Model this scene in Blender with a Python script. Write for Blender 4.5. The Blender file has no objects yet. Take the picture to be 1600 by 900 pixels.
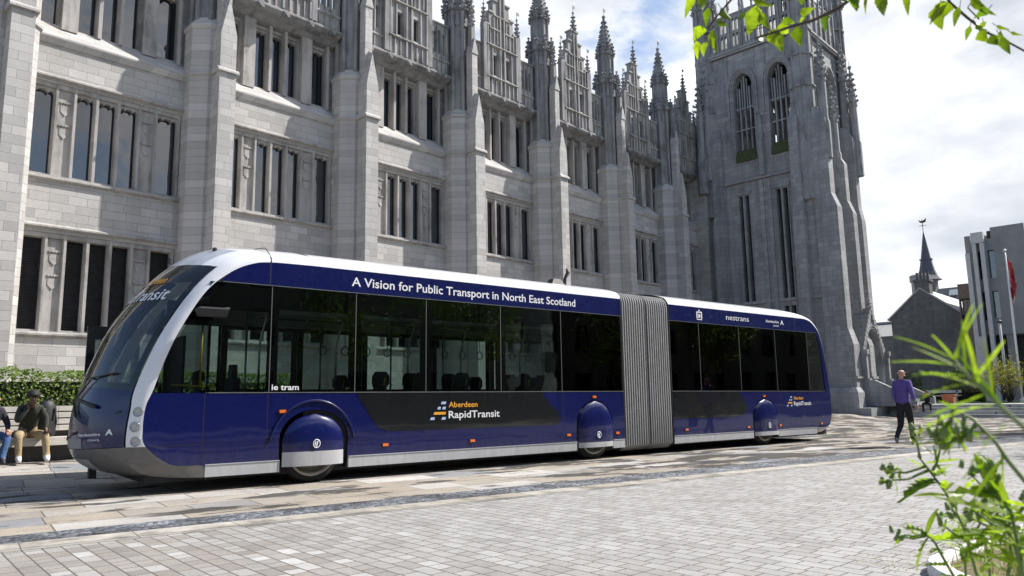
import bpy, bmesh, math, random
from mathutils import Vector, Matrix, noise
from mathutils.geometry import tessellate_polygon
R = math.radians
rnd = random.Random(7)
scene = bpy.context.scene
COL = scene.collection

# ------------------------------------------------------------------ camera
CAMH = 1.24
HEAD = R(43.7); PITCH = math.atan(172/1150); ROLL = R(1.04)
h_ = Vector((math.cos(HEAD), math.sin(HEAD), 0)); r0 = Vector((math.sin(HEAD), -math.cos(HEAD), 0)); up_ = Vector((0, 0, 1))
fw = h_*math.cos(PITCH) + up_*math.sin(PITCH); u0 = -h_*math.sin(PITCH) + up_*math.cos(PITCH)
rr = r0*math.cos(ROLL) - u0*math.sin(ROLL); uu = u0*math.cos(ROLL) + r0*math.sin(ROLL)
cd = bpy.data.cameras.new('camera'); cam = bpy.data.objects.new('camera', cd); COL.objects.link(cam)
M = Matrix.Identity(4)
for i in range(3):
    M[i][0] = rr[i]; M[i][1] = uu[i]; M[i][2] = -fw[i]
M[0][3], M[1][3], M[2][3] = 0, 0, CAMH
cam.matrix_world = M
cd.sensor_width = 36; cd.lens = 36*1150/1600; cd.clip_start = 0.05; cd.clip_end = 3000
cd.dof.use_dof = True; cd.dof.focus_distance = 14.0; cd.dof.aperture_fstop = 8.0
scene.camera = cam

# ------------------------------------------------------------------ light
SUN_EL = R(45); SUN_AZ = R(-27)          # sun stands towards +X, a little to -Y
sd = Vector((math.cos(SUN_AZ)*math.cos(SUN_EL), math.sin(SUN_AZ)*math.cos(SUN_EL), math.sin(SUN_EL)))
sl = bpy.data.lights.new('sun', 'SUN'); sl.energy = 5.0; sl.angle = R(0.6); sl.color = (1.0, 0.96, 0.91)
so = bpy.data.objects.new('sun', sl); COL.objects.link(so)
so.rotation_euler = (-sd).to_track_quat('-Z', 'Y').to_euler()
world = bpy.data.worlds.new('World'); scene.world = world; world.use_nodes = True
nt = world.node_tree; nt.nodes.clear()
wo = nt.nodes.new('ShaderNodeOutputWorld'); bg = nt.nodes.new('ShaderNodeBackground')
sky = nt.nodes.new('ShaderNodeTexSky'); sky.sky_type = 'NISHITA'; sky.sun_disc = False
sky.sun_elevation = SUN_EL; sky.sun_rotation = R(90) - SUN_AZ; sky.air_density = 1.0; sky.dust_density = 1.2; sky.ozone_density = 1.2
tc = nt.nodes.new('ShaderNodeTexCoord')
sep = nt.nodes.new('ShaderNodeSeparateXYZ'); nt.links.new(tc.outputs['Generated'], sep.inputs[0])
def wm(op, a, b=None, clamp=False):
    n = nt.nodes.new('ShaderNodeMath'); n.operation = op; n.use_clamp = clamp
    for i, v in enumerate((a, b)):
        if v is None: continue
        if isinstance(v, (int, float)): n.inputs[i].default_value = v
        else: nt.links.new(v, n.inputs[i])
    return n.outputs[0]
mp = nt.nodes.new('ShaderNodeMapping'); nt.links.new(tc.outputs['Generated'], mp.inputs[0]); mp.inputs['Scale'].default_value = (1, 1, 2.4)
n1 = nt.nodes.new('ShaderNodeTexNoise'); n1.inputs['Scale'].default_value = 3.6; n1.inputs['Detail'].default_value = 9; n1.inputs['Roughness'].default_value = 0.58
n1.inputs['Distortion'].default_value = 0.35
nt.links.new(mp.outputs[0], n1.inputs['Vector'])
# more cloud towards +X and towards the horizon
bias = wm('ADD', wm('MULTIPLY', sep.outputs[0], 0.16), wm('MULTIPLY', sep.outputs[2], -0.16))
cm = wm('ADD', n1.outputs[0], bias)
rmp = nt.nodes.new('ShaderNodeMapRange'); rmp.interpolation_type = 'SMOOTHSTEP'
rmp.inputs[1].default_value = 0.37; rmp.inputs[2].default_value = 0.59; nt.links.new(cm, rmp.inputs[0])
n2 = nt.nodes.new('ShaderNodeTexNoise'); n2.inputs['Scale'].default_value = 5.5; n2.inputs['Detail'].default_value = 6
nt.links.new(mp.outputs[0], n2.inputs['Vector'])
cr = nt.nodes.new('ShaderNodeValToRGB'); cr.color_ramp.elements[0].position = 0.30; cr.color_ramp.elements[0].color = (0.50, 0.54, 0.60, 1)
cr.color_ramp.elements[1].position = 0.66; cr.color_ramp.elements[1].color = (1, 1, 1, 1)
nt.links.new(n2.outputs[0], cr.inputs[0])
cl = nt.nodes.new('ShaderNodeVectorMath'); cl.operation = 'SCALE'; nt.links.new(cr.outputs[0], cl.inputs[0]); cl.inputs['Scale'].default_value = 7.3
mx = nt.nodes.new('ShaderNodeMixRGB'); nt.links.new(rmp.outputs[0], mx.inputs[0]); nt.links.new(sky.outputs[0], mx.inputs[1]); nt.links.new(cl.outputs[0], mx.inputs[2])
nt.links.new(mx.outputs[0], bg.inputs[0]); bg.inputs[1].default_value = 0.125
nt.links.new(bg.outputs[0], wo.inputs[0])
vs = scene.view_settings
vs.view_transform = 'Standard'; vs.look = 'None'; vs.exposure = 0.55; vs.gamma = 1.0; vs.use_curve_mapping = False
scene.cycles.max_bounces = 8; scene.cycles.transparent_max_bounces = 12

# ------------------------------------------------------------------ ground slope
BA = Vector((6.2185, 10.3536, 0.0))
BD = Vector((0.990966, -0.133984, -0.005934)); BN = Vector((0.133986, 0.990983, 0.0)); BU = Vector((0.005881, -0.000795, 0.999982))
def gz(x, y):
    xx = max(-30.0, min(60.0, x)); yy = max(-30.0, min(60.0, y))
    z = -(BU.x*(xx-BA.x) + BU.y*(yy-BA.y))/BU.z
    t = max(0.0, min(1.0, (y-13.2)/2.2))
    return z + 0.25*t

# ------------------------------------------------------------------ materials
MATS = {}
def newmat(name):
    m = bpy.data.materials.new(name); m.use_nodes = True; n = m.node_tree; n.nodes.clear()
    o = n.nodes.new('ShaderNodeOutputMaterial'); p = n.nodes.new('ShaderNodeBsdfPrincipled'); n.links.new(p.outputs[0], o.inputs[0])
    MATS[name] = m
    return m, n, p, o
def L(n, a, b): n.links.new(a, b)
def nmath(n, op, a, b=None, c=None, clamp=False):
    q = n.nodes.new('ShaderNodeMath'); q.operation = op; q.use_clamp = clamp
    for i, v in enumerate((a, b, c)):
        if v is None: continue
        if isinstance(v, (int, float)): q.inputs[i].default_value = v
        else: n.links.new(v, q.inputs[i])
    return q.outputs[0]
def ncoord(n, kind='Object', rot=None, scale=None, loc=None):
    t = n.nodes.new('ShaderNodeTexCoord'); q = n.nodes.new('ShaderNodeMapping'); n.links.new(t.outputs[kind], q.inputs[0])
    if rot: q.inputs['Rotation'].default_value = rot
    if scale: q.inputs['Scale'].default_value = scale
    if loc: q.inputs['Location'].default_value = loc
    return q.outputs[0]
def nnoise(n, vec, scale, detail=5, rough=0.55):
    q = n.nodes.new('ShaderNodeTexNoise'); q.inputs['Scale'].default_value = scale; q.inputs['Detail'].default_value = detail; q.inputs['Roughness'].default_value = rough
    n.links.new(vec, q.inputs['Vector']); return q.outputs[0]
def nramp(n, fac, stops):
    q = n.nodes.new('ShaderNodeValToRGB'); e = q.color_ramp.elements
    while len(e) < len(stops): e.new(0.5)
    for i, (p, c) in enumerate(stops):
        e[i].position = p; e[i].color = (c[0], c[1], c[2], 1) if len(c) == 3 else c
    n.links.new(fac, q.inputs[0]); return q.outputs[0]
def nmix(n, fac, a, b, mode='MIX'):
    q = n.nodes.new('ShaderNodeMixRGB'); q.blend_type = mode
    for i, v in ((0, fac), (1, a), (2, b)):
        if isinstance(v, (int, float)): q.inputs[i].default_value = v
        elif isinstance(v, tuple): q.inputs[i].default_value = (v[0], v[1], v[2], 1)
        else: n.links.new(v, q.inputs[i])
    return q.outputs[0]
def nbump(n, p, hgt, strength=0.3, dist=0.01):
    b = n.nodes.new('ShaderNodeBump'); b.inputs['Strength'].default_value = strength; b.inputs['Distance'].default_value = dist
    n.links.new(hgt, b.inputs['Height']); n.links.new(b.outputs[0], p.inputs['Normal'])
def plain(name, col, rough=0.5, metal=0.0, coat=0.0, var=0.06, bump=0.0, scale=6.0, spec=0.5):
    m, n, p, o = newmat(name)
    v = ncoord(n); f = nnoise(n, v, scale, 6)
    lo = tuple(max(0, c*(1-var*2.2)) for c in col); hi = tuple(min(1, c*(1+var*2.2)) for c in col)
    L(n, nramp(n, f, [(0.3, lo), (0.7, hi)]), p.inputs['Base Color'])
    p.inputs['Roughness'].default_value = rough; p.inputs['Metallic'].default_value = metal
    p.inputs['Specular IOR Level'].default_value = spec
    if coat: p.inputs['Coat Weight'].default_value = coat; p.inputs['Coat Roughness'].default_value = 0.04
    if bump: nbump(n, p, f, bump, 0.01)
    return m

def ashlar(name, base, dark, row=0.27, width=0.72, wet=0.5, mort=0.62):
    """coursed granite blocks, mapped on every vertical face"""
    m, n, p, o = newmat(name)
    t = n.nodes.new('ShaderNodeNewGeometry'); s = n.nodes.new('ShaderNodeSeparateXYZ'); L(n, t.outputs['Position'], s.inputs[0])
    c = n.nodes.new('ShaderNodeCombineXYZ'); L(n, nmath(n, 'ADD', s.outputs[0], s.outputs[1]), c.inputs[0]); L(n, s.outputs[2], c.inputs[1])
    b = n.nodes.new('ShaderNodeTexBrick'); L(n, c.outputs[0], b.inputs['Vector'])
    b.inputs['Scale'].default_value = 1; b.inputs['Brick Width'].default_value = width; b.inputs['Row Height'].default_value = row
    b.inputs['Mortar Size'].default_value = 0.008; b.inputs['Mortar Smooth'].default_value = 0.4; b.inputs['Bias'].default_value = 0
    b.offset = 0.5; b.squash = 0.72; b.squash_frequency = 3
    b.inputs['Color1'].default_value = (0, 0, 0, 1); b.inputs['Color2'].default_value = (1, 1, 1, 1); b.inputs['Mortar'].default_value = (0.5, 0.5, 0.5, 1)
    tone = nramp(n, b.outputs['Color'], [(0.0, tuple(x*0.80 for x in base)), (0.35, tuple(x*0.95 for x in base)), (0.7, base), (1.0, tuple(min(1, x*1.14) for x in base))])
    big = nnoise(n, t.outputs['Position'], 0.35, 7, 0.62)
    st = n.nodes.new('ShaderNodeMapping'); L(n, t.outputs['Position'], st.inputs[0]); st.inputs['Scale'].default_value = (1.6, 1.6, 0.16)
    streak = nnoise(n, st.outputs[0], 1.6, 6, 0.6)
    dirt = nmath(n, 'MULTIPLY', nmath(n, 'SUBTRACT', nmath(n, 'MULTIPLY', nmath(n, 'ADD', big, streak), 0.5), 0.43), 3.2*wet, clamp=True)
    c1 = nmix(n, dirt, tone, dark)
    fine = nnoise(n, t.outputs['Position'], 55, 3, 0.7)
    c2 = nmix(n, 1.0, c1, nramp(n, fine, [(0.3, (0.80, 0.80, 0.80)), (0.7, (1.16, 1.16, 1.16))]), 'MULTIPLY')
    c3 = nmix(n, nmath(n, 'MULTIPLY', b.outputs['Fac'], mort), c2, tuple(x*0.62 for x in dark))
    L(n, c3, p.inputs['Base Color']); p.inputs['Roughness'].default_value = 0.82; p.inputs['Specular IOR Level'].default_value = 0.3
    hh = nmath(n, 'ADD', nmath(n, 'MULTIPLY', b.outputs['Fac'], -1.0), nmath(n, 'MULTIPLY', nnoise(n, t.outputs['Position'], 9, 8, 0.7), 0.9))
    nbump(n, p, hh, 0.55, 0.012)
    return m
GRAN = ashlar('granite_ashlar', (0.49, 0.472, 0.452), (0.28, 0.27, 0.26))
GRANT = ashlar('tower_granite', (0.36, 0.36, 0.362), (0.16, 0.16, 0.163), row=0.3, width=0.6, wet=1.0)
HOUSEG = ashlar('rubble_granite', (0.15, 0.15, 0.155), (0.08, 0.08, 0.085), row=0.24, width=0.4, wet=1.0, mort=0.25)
def carved(name, base, dark):
    m, n, p, o = newmat(name)
    t = n.nodes.new('ShaderNodeNewGeometry'); st = n.nodes.new('ShaderNodeMapping'); L(n, t.outputs['Position'], st.inputs[0]); st.inputs['Scale'].default_value = (2, 2, 0.35)
    a = nnoise(n, t.outputs['Position'], 0.9, 7, 0.65); b = nnoise(n, st.outputs[0], 2.0, 6, 0.6)
    f = nmath(n, 'MULTIPLY', nmath(n, 'ADD', a, b), 0.5)
    c = nramp(n, f, [(0.38, base), (0.5, tuple((x*0.65+y*0.35) for x, y in zip(base, dark))), (0.63, dark)])
    fine = nnoise(n, t.outputs['Position'], 60, 3, 0.7)
    L(n, nmix(n, 1.0, c, nramp(n, fine, [(0.3, (0.82, 0.82, 0.82)), (0.7, (1.14, 1.14, 1.14))]), 'MULTIPLY'), p.inputs['Base Color'])
    p.inputs['Roughness'].default_value = 0.85; p.inputs['Specular IOR Level'].default_value = 0.3
    nbump(n, p, nnoise(n, t.outputs['Position'], 14, 8, 0.7), 0.5, 0.012)
    return m
CARV = carved('carved_granite', (0.48, 0.455, 0.43), (0.22, 0.215, 0.205))
TURR = carved('weathered_granite', (0.32, 0.315, 0.315), (0.115, 0.117, 0.12))
CARVG = carved('gable_granite', (0.42, 0.405, 0.39), (0.16, 0.16, 0.158))
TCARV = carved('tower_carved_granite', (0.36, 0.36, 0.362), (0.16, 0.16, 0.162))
MOSS = plain('moss_on_ledge', (0.07, 0.085, 0.035), 0.95, bump=0.8, scale=14, var=0.25)

def glassmat(name, col, rough=0.04, bumpy=0.0, spec=0.8):
    m, n, p, o = newmat(name)
    v = ncoord(n)
    L(n, nramp(n, nnoise(n, v, 0.8, 2), [(0.35, tuple(c*0.6 for c in col)), (0.65, tuple(c*1.4 for c in col))]), p.inputs['Base Color'])
    p.inputs['Roughness'].default_value = rough; p.inputs['Specular IOR Level'].default_value = spec; p.inputs['IOR'].default_value = 1.8
    if bumpy: nbump(n, p, nnoise(n, v, 1.2, 2), bumpy, 0.02)
    return m
WGLASS = glassmat('window_glass', (0.018, 0.024, 0.034), 0.03, 0.35, 0.85)
LOUV = plain('dark_louvre', (0.022, 0.023, 0.026), 0.5, var=0.2)
def clearglass(name, tint, amt=0.10, tf=1.5):
    m = bpy.data.materials.new(name); m.use_nodes = True; n = m.node_tree; n.nodes.clear()
    o = n.nodes.new('ShaderNodeOutputMaterial'); tr = n.nodes.new('ShaderNodeBsdfTransparent'); tr.inputs[0].default_value = (*tint, 1)
    gl = n.nodes.new('ShaderNodeBsdfGlossy'); gl.inputs['Roughness'].default_value = 0.012
    fr = n.nodes.new('ShaderNodeFresnel'); fr.inputs[0].default_value = tf
    v = ncoord(n); b = n.nodes.new('ShaderNodeBump'); b.inputs['Strength'].default_value = amt; b.inputs['Distance'].default_value = 0.02
    L(n, nnoise(n, v, 1.1, 2), b.inputs['Height']); L(n, b.outputs[0], gl.inputs['Normal'])
    mxs = n.nodes.new('ShaderNodeMixShader'); L(n, fr.outputs[0], mxs.inputs[0]); L(n, tr.outputs[0], mxs.inputs[1]); L(n, gl.outputs[0], mxs.inputs[2]); L(n, mxs.outputs[0], o.inputs[0])
    MATS[name] = m; return m
BGLASS = clearglass('bus_window_glass', (0.66, 0.73, 0.71))
FGLASS = clearglass('windscreen_glass', (0.86, 0.92, 0.89), 0.05, 2.0)
def paint(name, col, rough=0.22, wob=0.06, coat=1.0):
    m, n, p, o = newmat(name)
    v = ncoord(n)
    base = nramp(n, nnoise(n, v, 3, 4), [(0.3, tuple(c*0.95 for c in col)), (0.7, tuple(c*1.05 for c in col))])
    s = n.nodes.new('ShaderNodeSeparateXYZ'); L(n, v, s.inputs[0]); gr = nnoise(n, ncoord(n, 'Object', scale=(5, 5, 1.2)), 2.2, 7, 0.7)
    low = nmath(n, 'SUBTRACT', 0.95, nmath(n, 'MULTIPLY', s.outputs[2], 1.25), clamp=True)
    L(n, nmix(n, nmath(n, 'MULTIPLY', nmath(n, 'MULTIPLY', low, nmath(n, 'SUBTRACT', nmath(n, 'MULTIPLY', gr, 2.6), 0.85, clamp=True)), 0.42, clamp=True), base, (0.11, 0.095, 0.08)), p.inputs['Base Color'])
    dirt = nnoise(n, v, 12, 6, 0.7)
    L(n, nramp(n, dirt, [(0.35, (rough,)*3), (0.8, (min(1, rough*1.6),)*3)]), p.inputs['Roughness'])
    p.inputs['Coat Weight'].default_value = coat; p.inputs['Coat Roughness'].default_value = 0.025; p.inputs['Specular IOR Level'].default_value = 0.25
    b = n.nodes.new('ShaderNodeBump'); b.inputs['Strength'].default_value = wob; b.inputs['Distance'].default_value = 0.03
    L(n, nnoise(n, v, 0.9, 2), b.inputs['Height']); L(n, b.outputs[0], p.inputs['Normal']); L(n, b.outputs[0], p.inputs['Coat Normal'])
    return m
BLUE = paint('navy_paint', (0.0008, 0.0045, 0.072), 0.26, 0.16, 0.6)
WHITE = paint('white_paint', (0.74, 0.75, 0.77), 0.3, 0.03, 0.6)
SILV = paint('silver_paint', (0.46, 0.46, 0.47), 0.35, 0.05, 0.5)
GREYP = paint('grey_bumper_paint', (0.13, 0.125, 0.12), 0.35, 0.05, 0.5)
BLACKG = paint('black_gloss', (0.008, 0.009, 0.010), 0.2, 0.08)
DARK = plain('dark_plastic', (0.02, 0.02, 0.022), 0.55, var=0.15)
BLK = plain('black_interior', (0.012, 0.012, 0.014), 0.8, var=0.1)
RUB = plain('tyre_rubber', (0.018, 0.018, 0.018), 0.85, bump=0.4, scale=20)
RIMM = plain('rim_metal', (0.36, 0.34, 0.30), 0.4, 0.7)
STEEL = plain('steel_rail', (0.45, 0.46, 0.45), 0.3, 0.9)
SEATF = plain('seat_fabric', (0.03, 0.035, 0.05), 0.85, bump=0.3, scale=40)
INTW = plain('interior_lining', (0.20, 0.21, 0.21), 0.6)
ORANGE = plain('amber_lens', (0.85, 0.17, 0.02), 0.25, coat=0.8, var=0.03)
TXTW = plain('white_lettering', (0.78, 0.78, 0.80), 0.4, var=0.01)
TXTO = plain('orange_lettering', (0.80, 0.36, 0.03), 0.4, var=0.01)
TXTB = plain('pale_blue_mark', (0.42, 0.52, 0.74), 0.4, var=0.01)
LAMPG = plain('lamp_lens', (0.30, 0.31, 0.33), 0.12, 0.4, coat=1.0)
YEL = plain('yellow_rail', (0.62, 0.50, 0.04), 0.4)
BELL = plain('bellows_fabric', (0.20, 0.195, 0.19), 0.8, bump=0.3, scale=30, var=0.12)
BELD = plain('bellows_hem', (0.12, 0.118, 0.115), 0.8, bump=0.3, scale=30)

# ------------------------------------------------------------------ mesh builder
class MB:
    def __init__(s): s.v = []; s.f = []; s.m = []; s.sm = []
    def add(s, vs_, fs, mi=0, sm=False):
        b = len(s.v); s.v += [tuple(v) for v in vs_]
        for f in fs: s.f.append([b+i for i in f]); s.m.append(mi); s.sm.append(sm)
    def box(s, x0, x1, y0, y1, z0, z1, mi=0):
        s.add([(x0, y0, z0), (x1, y0, z0), (x1, y1, z0), (x0, y1, z0), (x0, y0, z1), (x1, y0, z1), (x1, y1, z1), (x0, y1, z1)],
              [(0, 3, 2, 1), (4, 5, 6, 7), (0, 1, 5, 4), (1, 2, 6, 5), (2, 3, 7, 6), (3, 0, 4, 7)], mi)
    def cbox(s, c, ax, ay, az, hx, hy, hz, mi=0):
        c = Vector(c); vv = []
        for k in (-1, 1):
            for a, b in ((-1, -1), (1, -1), (1, 1), (-1, 1)):
                vv.append(c + ax*hx*a + ay*hy*b + az*hz*k)
        s.add(vv, [(0, 3, 2, 1), (4, 5, 6, 7), (0, 1, 5, 4), (1, 2, 6, 5), (2, 3, 7, 6), (3, 0, 4, 7)], mi)
    def taper(s, x0, x1, y0, y1, z0, X0, X1, Y0, Y1, z1, mi=0):
        s.add([(x0, y0, z0), (x1, y0, z0), (x1, y1, z0), (x0, y1, z0), (X0, Y0, z1), (X1, Y0, z1), (X1, Y1, z1), (X0, Y1, z1)],
              [(0, 3, 2, 1), (4, 5, 6, 7), (0, 1, 5, 4), (1, 2, 6, 5), (2, 3, 7, 6), (3, 0, 4, 7)], mi)
    def ring(s, cx, cy, prof, n=8, mi=0, sm=False, rot=None, caps=True):
        """stack of n-gon rings; prof = [(r, z), ...]"""
        rot = math.pi/n if rot is None else rot; vv = []; ff = []
        for r, z in prof:
            for k in range(n):
                a = rot + 2*math.pi*k/n; vv.append((cx+r*math.cos(a), cy+r*math.sin(a), z))
        for j in range(len(prof)-1):
            for k in range(n):
                a = j*n+k; b = j*n+(k+1) % n; ff.append((a, b, b+n, a+n))
        if caps: ff.append(tuple(range(n-1, -1, -1))); ff.append(tuple((len(prof)-1)*n+k for k in range(n)))
        s.add(vv, ff, mi, sm)
    def tube(s, path, rad, n=6, mi=0, sm=True, caps=True):
        P = [Vector(p) for p in path]; rs = rad if isinstance(rad, (list, tuple)) else [rad]*len(P)
        vv = []; ff = []; prev = None
        for i, p in enumerate(P):
            t = (P[min(i+1, len(P)-1)] - P[max(i-1, 0)])
            t = t.normalized() if t.length > 1e-9 else Vector((0, 0, 1))
            if prev is None:
                a = t.orthogonal().normalized()
            else:
                a = prev - t*prev.dot(t); a = a.normalized() if a.length > 1e-6 else t.orthogonal().normalized()
            prev = a; b = t.cross(a)
            for k in range(n):
                th = 2*math.pi*k/n; vv.append(p + (a*math.cos(th)+b*math.sin(th))*rs[i])
        for j in range(len(P)-1):
            for k in range(n):
                a_ = j*n+k; b_ = j*n+(k+1) % n; ff.append((a_, b_, b_+n, a_+n))
        if caps: ff.append(tuple(range(n-1, -1, -1))); ff.append(tuple((len(P)-1)*n+k for k in range(n)))
        s.add(vv, ff, mi, sm)
    def plate(s, outer, holes, t0, t1, fn, mi=0):
        """flat polygon (u,v) with holes, extruded between t0 and t1; fn(u,v,t)->xyz"""
        loops = [outer]+list(holes)
        tris = tessellate_polygon([[Vector((a, b, 0)) for a, b in lp] for lp in loops])
        flat = [q for lp in loops for q in lp]; N = len(flat)
        vv = [fn(a, b, t0) for a, b in flat]+[fn(a, b, t1) for a, b in flat]
        ff = [tuple(t) for t in tris]+[tuple(N+i for i in reversed(t)) for t in tris]
        k = 0
        for lp in loops:
            n = len(lp)
            for i in range(n):
                a = k+i; b = k+(i+1) % n; ff.append((a, b, b+N, a+N))
            k += n
        s.add(vv, ff, mi)
    def prism(s, poly, a0, a1, axis, mi=0):
        """closed polygon extruded along axis 'x' (poly=(y,z)), 'y' (poly=(x,z)) or 'z' (poly=(x,y))"""
        fn = {'x': lambda u, v, t: (t, u, v), 'y': lambda u, v, t: (u, t, v), 'z': lambda u, v, t: (u, v, t)}[axis]
        s.plate(poly, [], a0, a1, fn, mi)
    def grid(s, rows, mi=0, sm=True, flip=False):
        n = len(rows[0]); vv = [p for r in rows for p in r]; ff = []
        for j in range(len(rows)-1):
            for k in range(n-1):
                a = j*n+k; q = (a, a+1, a+n+1, a+n); ff.append(q[::-1] if flip else q)
        s.add(vv, ff, mi, sm)
    def build(s, name, mats, parent=None, recalc=True, sharp=None, loc=None, weld=False):
        me = bpy.data.meshes.new(name); me.from_pydata(s.v, [], s.f)
        if not isinstance(mats, (list, tuple)): mats = [mats]
        for m in mats: me.materials.append(m)
        me.polygons.foreach_set('material_index', s.m); me.polygons.foreach_set('use_smooth', s.sm)
        if recalc or weld:
            bm = bmesh.new(); bm.from_mesh(me)
            if weld: bmesh.ops.remove_doubles(bm, verts=bm.verts, dist=1e-4)
            if recalc: bmesh.ops.recalc_face_normals(bm, faces=bm.faces)
            bm.to_mesh(me); bm.free()
        me.update()
        if sharp: me.set_sharp_from_angle(angle=R(sharp))
        o = bpy.data.objects.new(name, me); COL.objects.link(o)
        if parent is not None: o.parent = parent
        if loc: o.location = loc
        return o
def tag(o, label=None, cat=None, group=None, kind=None):
    if label: o['label'] = label
    if cat: o['category'] = cat
    if group: o['group'] = group
    if kind: o['kind'] = kind
    return o
def empty(name, loc, rz=0, label=None, cat=None, group=None):
    o = bpy.data.objects.new(name, None); COL.objects.link(o); o.location = loc; o.rotation_euler = (0, 0, rz); o.empty_display_size = 0.2
    return tag(o, label, cat, group)
def copyobj(o, parent=None, dx=None):
    c = o.copy(); COL.objects.link(c)
    if parent is not None: c.parent = parent
    if dx: c.location = Vector(c.location)+Vector(dx)
    return c
def copy_tree(o, parent=None, dx=None):
    kids = list(o.children); c = copyobj(o, parent, dx)
    for k in kids: copy_tree(k, c)
    return c
XZ = lambda y: (lambda u, v, t: (u, t, v))
def fXZ(u, v, t): return (u, t, v)
def fYZ(u, v, t): return (t, u, v)
# ------------------------------------------------------------------ ground materials
def ground_mats():
    m, n, p, o = newmat('flagstones')
    v = ncoord(n, 'Object', rot=(0, 0, R(10)))
    wob = n.nodes.new('ShaderNodeVectorMath'); wob.operation = 'ADD'
    b = n.nodes.new('ShaderNodeTexBrick'); L(n, v, b.inputs['Vector'])
    b.inputs['Scale'].default_value = 1; b.inputs['Brick Width'].default_value = 1.25; b.inputs['Row Height'].default_value = 0.62
    b.inputs['Mortar Size'].default_value = 0.011; b.inputs['Mortar Smooth'].default_value = 0.3; b.offset = 0.37; b.squash = 0.6; b.squash_frequency = 3
    b.inputs['Color1'].default_value = (0, 0, 0, 1); b.inputs['Color2'].default_value = (1, 1, 1, 1); b.inputs['Mortar'].default_value = (.5, .5, .5, 1)
    tone = nramp(n, b.outputs['Color'], [(0, (0.235, 0.245, 0.265)), (0.22, (0.30, 0.265, 0.22)), (0.5, (0.335, 0.29, 0.235)), (0.75, (0.36, 0.335, 0.30)), (1, (0.46, 0.44, 0.41))])
    a = nnoise(n, v, 0.9, 8, 0.65); c = nnoise(n, v, 30, 4, 0.7)
    c1 = nmix(n, 1, tone, nramp(n, a, [(0.3, (0.78, 0.78, 0.78)), (0.7, (1.2, 1.2, 1.2))]), 'MULTIPLY')
    c1 = nmix(n, 1, c1, nramp(n, c, [(0.3, (0.82, 0.82, 0.82)), (0.7, (1.15, 1.15, 1.15))]), 'MULTIPLY')
    # damp, oily stains with a shape of their own
    sm = n.nodes.new('ShaderNodeMapping'); L(n, v, sm.inputs[0]); sm.inputs['Scale'].default_value = (0.6, 1.6, 1); sm.inputs['Location'].default_value = (3.3, 7.7, 5.5)
    stn = nnoise(n, sm.outputs[0], 1.15, 8, 0.6)
    sx_ = n.nodes.new('ShaderNodeSeparateXYZ'); L(n, v, sx_.inputs[0]); thr = nmath(n, 'SUBTRACT', 0.545, nmath(n, 'MULTIPLY', nmath(n, 'SUBTRACT', sx_.outputs[0], 5.0), 0.012, clamp=True))
    thr = nmath(n, 'MAXIMUM', thr, 0.465)
    st = nmath(n, 'MULTIPLY', nmath(n, 'SUBTRACT', stn, thr), 20, clamp=True)
    c2 = nmix(n, nmath(n, 'MULTIPLY', st, 0.86), c1, (0.03, 0.028, 0.027))
    sp = nnoise(n, v, 6.5, 3, 0.5); sp = nmath(n, 'MULTIPLY', nmath(n, 'SUBTRACT', sp, 0.70), 30, clamp=True)
    c2 = nmix(n, nmath(n, 'MULTIPLY', sp, 0.6), c2, (0.07, 0.065, 0.06))
    c3 = nmix(n, nmath(n, 'MULTIPLY', b.outputs['Fac'], 0.72), c2, (0.075, 0.068, 0.06))
    L(n, c3, p.inputs['Base Color'])
    p.inputs['Roughness'].default_value = 0.85; p.inputs['Specular IOR Level'].default_value = 0.2
    hh = nmath(n, 'ADD', nmath(n, 'MULTIPLY', b.outputs['Fac'], -1.0), nmath(n, 'MULTIPLY', nmath(n, 'ADD', c, a), 0.35)); nbump(n, p, hh, 0.5, 0.01)

    m, n, p, o = newmat('concrete_pavers')
    v = ncoord(n, 'Object', rot=(0, 0, R(-85)))
    b = n.nodes.new('ShaderNodeTexBrick'); L(n, v, b.inputs['Vector'])
    b.inputs['Scale'].default_value = 1; b.inputs['Brick Width'].default_value = 0.25; b.inputs['Row Height'].default_value = 0.142
    b.inputs['Mortar Size'].default_value = 0.007; b.inputs['Mortar Smooth'].default_value = 0.25; b.offset = 0.43; b.squash = 0.62; b.squash_frequency = 3
    b.inputs['Color1'].default_value = (0, 0, 0, 1); b.inputs['Color2'].default_value = (1, 1, 1, 1); b.inputs['Mortar'].default_value = (.5, .5, .5, 1)
    a = nnoise(n, v, 0.28, 6, 0.6); c = nnoise(n, v, 40, 4, 0.7); d = nnoise(n, v, 2.2, 6, 0.65)
    warm = nramp(n, b.outputs['Color'], [(0, (0.235, 0.215, 0.195)), (0.3, (0.285, 0.258, 0.232)), (0.6, (0.30, 0.284, 0.262)), (0.85, (0.35, 0.338, 0.32)), (1, (0.48, 0.47, 0.45))])
    cool = nramp(n, b.outputs['Color'], [(0, (0.285, 0.274, 0.260)), (0.35, (0.322, 0.311, 0.296)), (0.6, (0.338, 0.328, 0.313)), (1, (0.375, 0.365, 0.35))])
    # the near left paving is newer, warmer stone: worn mix across the surface
    s = n.nodes.new('ShaderNodeSeparateXYZ'); tcx = n.nodes.new('ShaderNodeTexCoord'); L(n, tcx.outputs['Object'], s.inputs[0])
    edge = nmath(n, 'ADD', nmath(n, 'MULTIPLY', nmath(n, 'SUBTRACT', s.outputs[0], 3.6), 0.45), nmath(n, 'MULTIPLY', nmath(n, 'SUBTRACT', a, 0.5), 2.4))
    base = nmix(n, nmath(n, 'ADD', edge, 0.35, clamp=True), warm, cool)
    c1 = nmix(n, 1, base, nramp(n, d, [(0.3, (0.82, 0.82, 0.82)), (0.7, (1.12, 1.12, 1.12))]), 'MULTIPLY')
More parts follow.
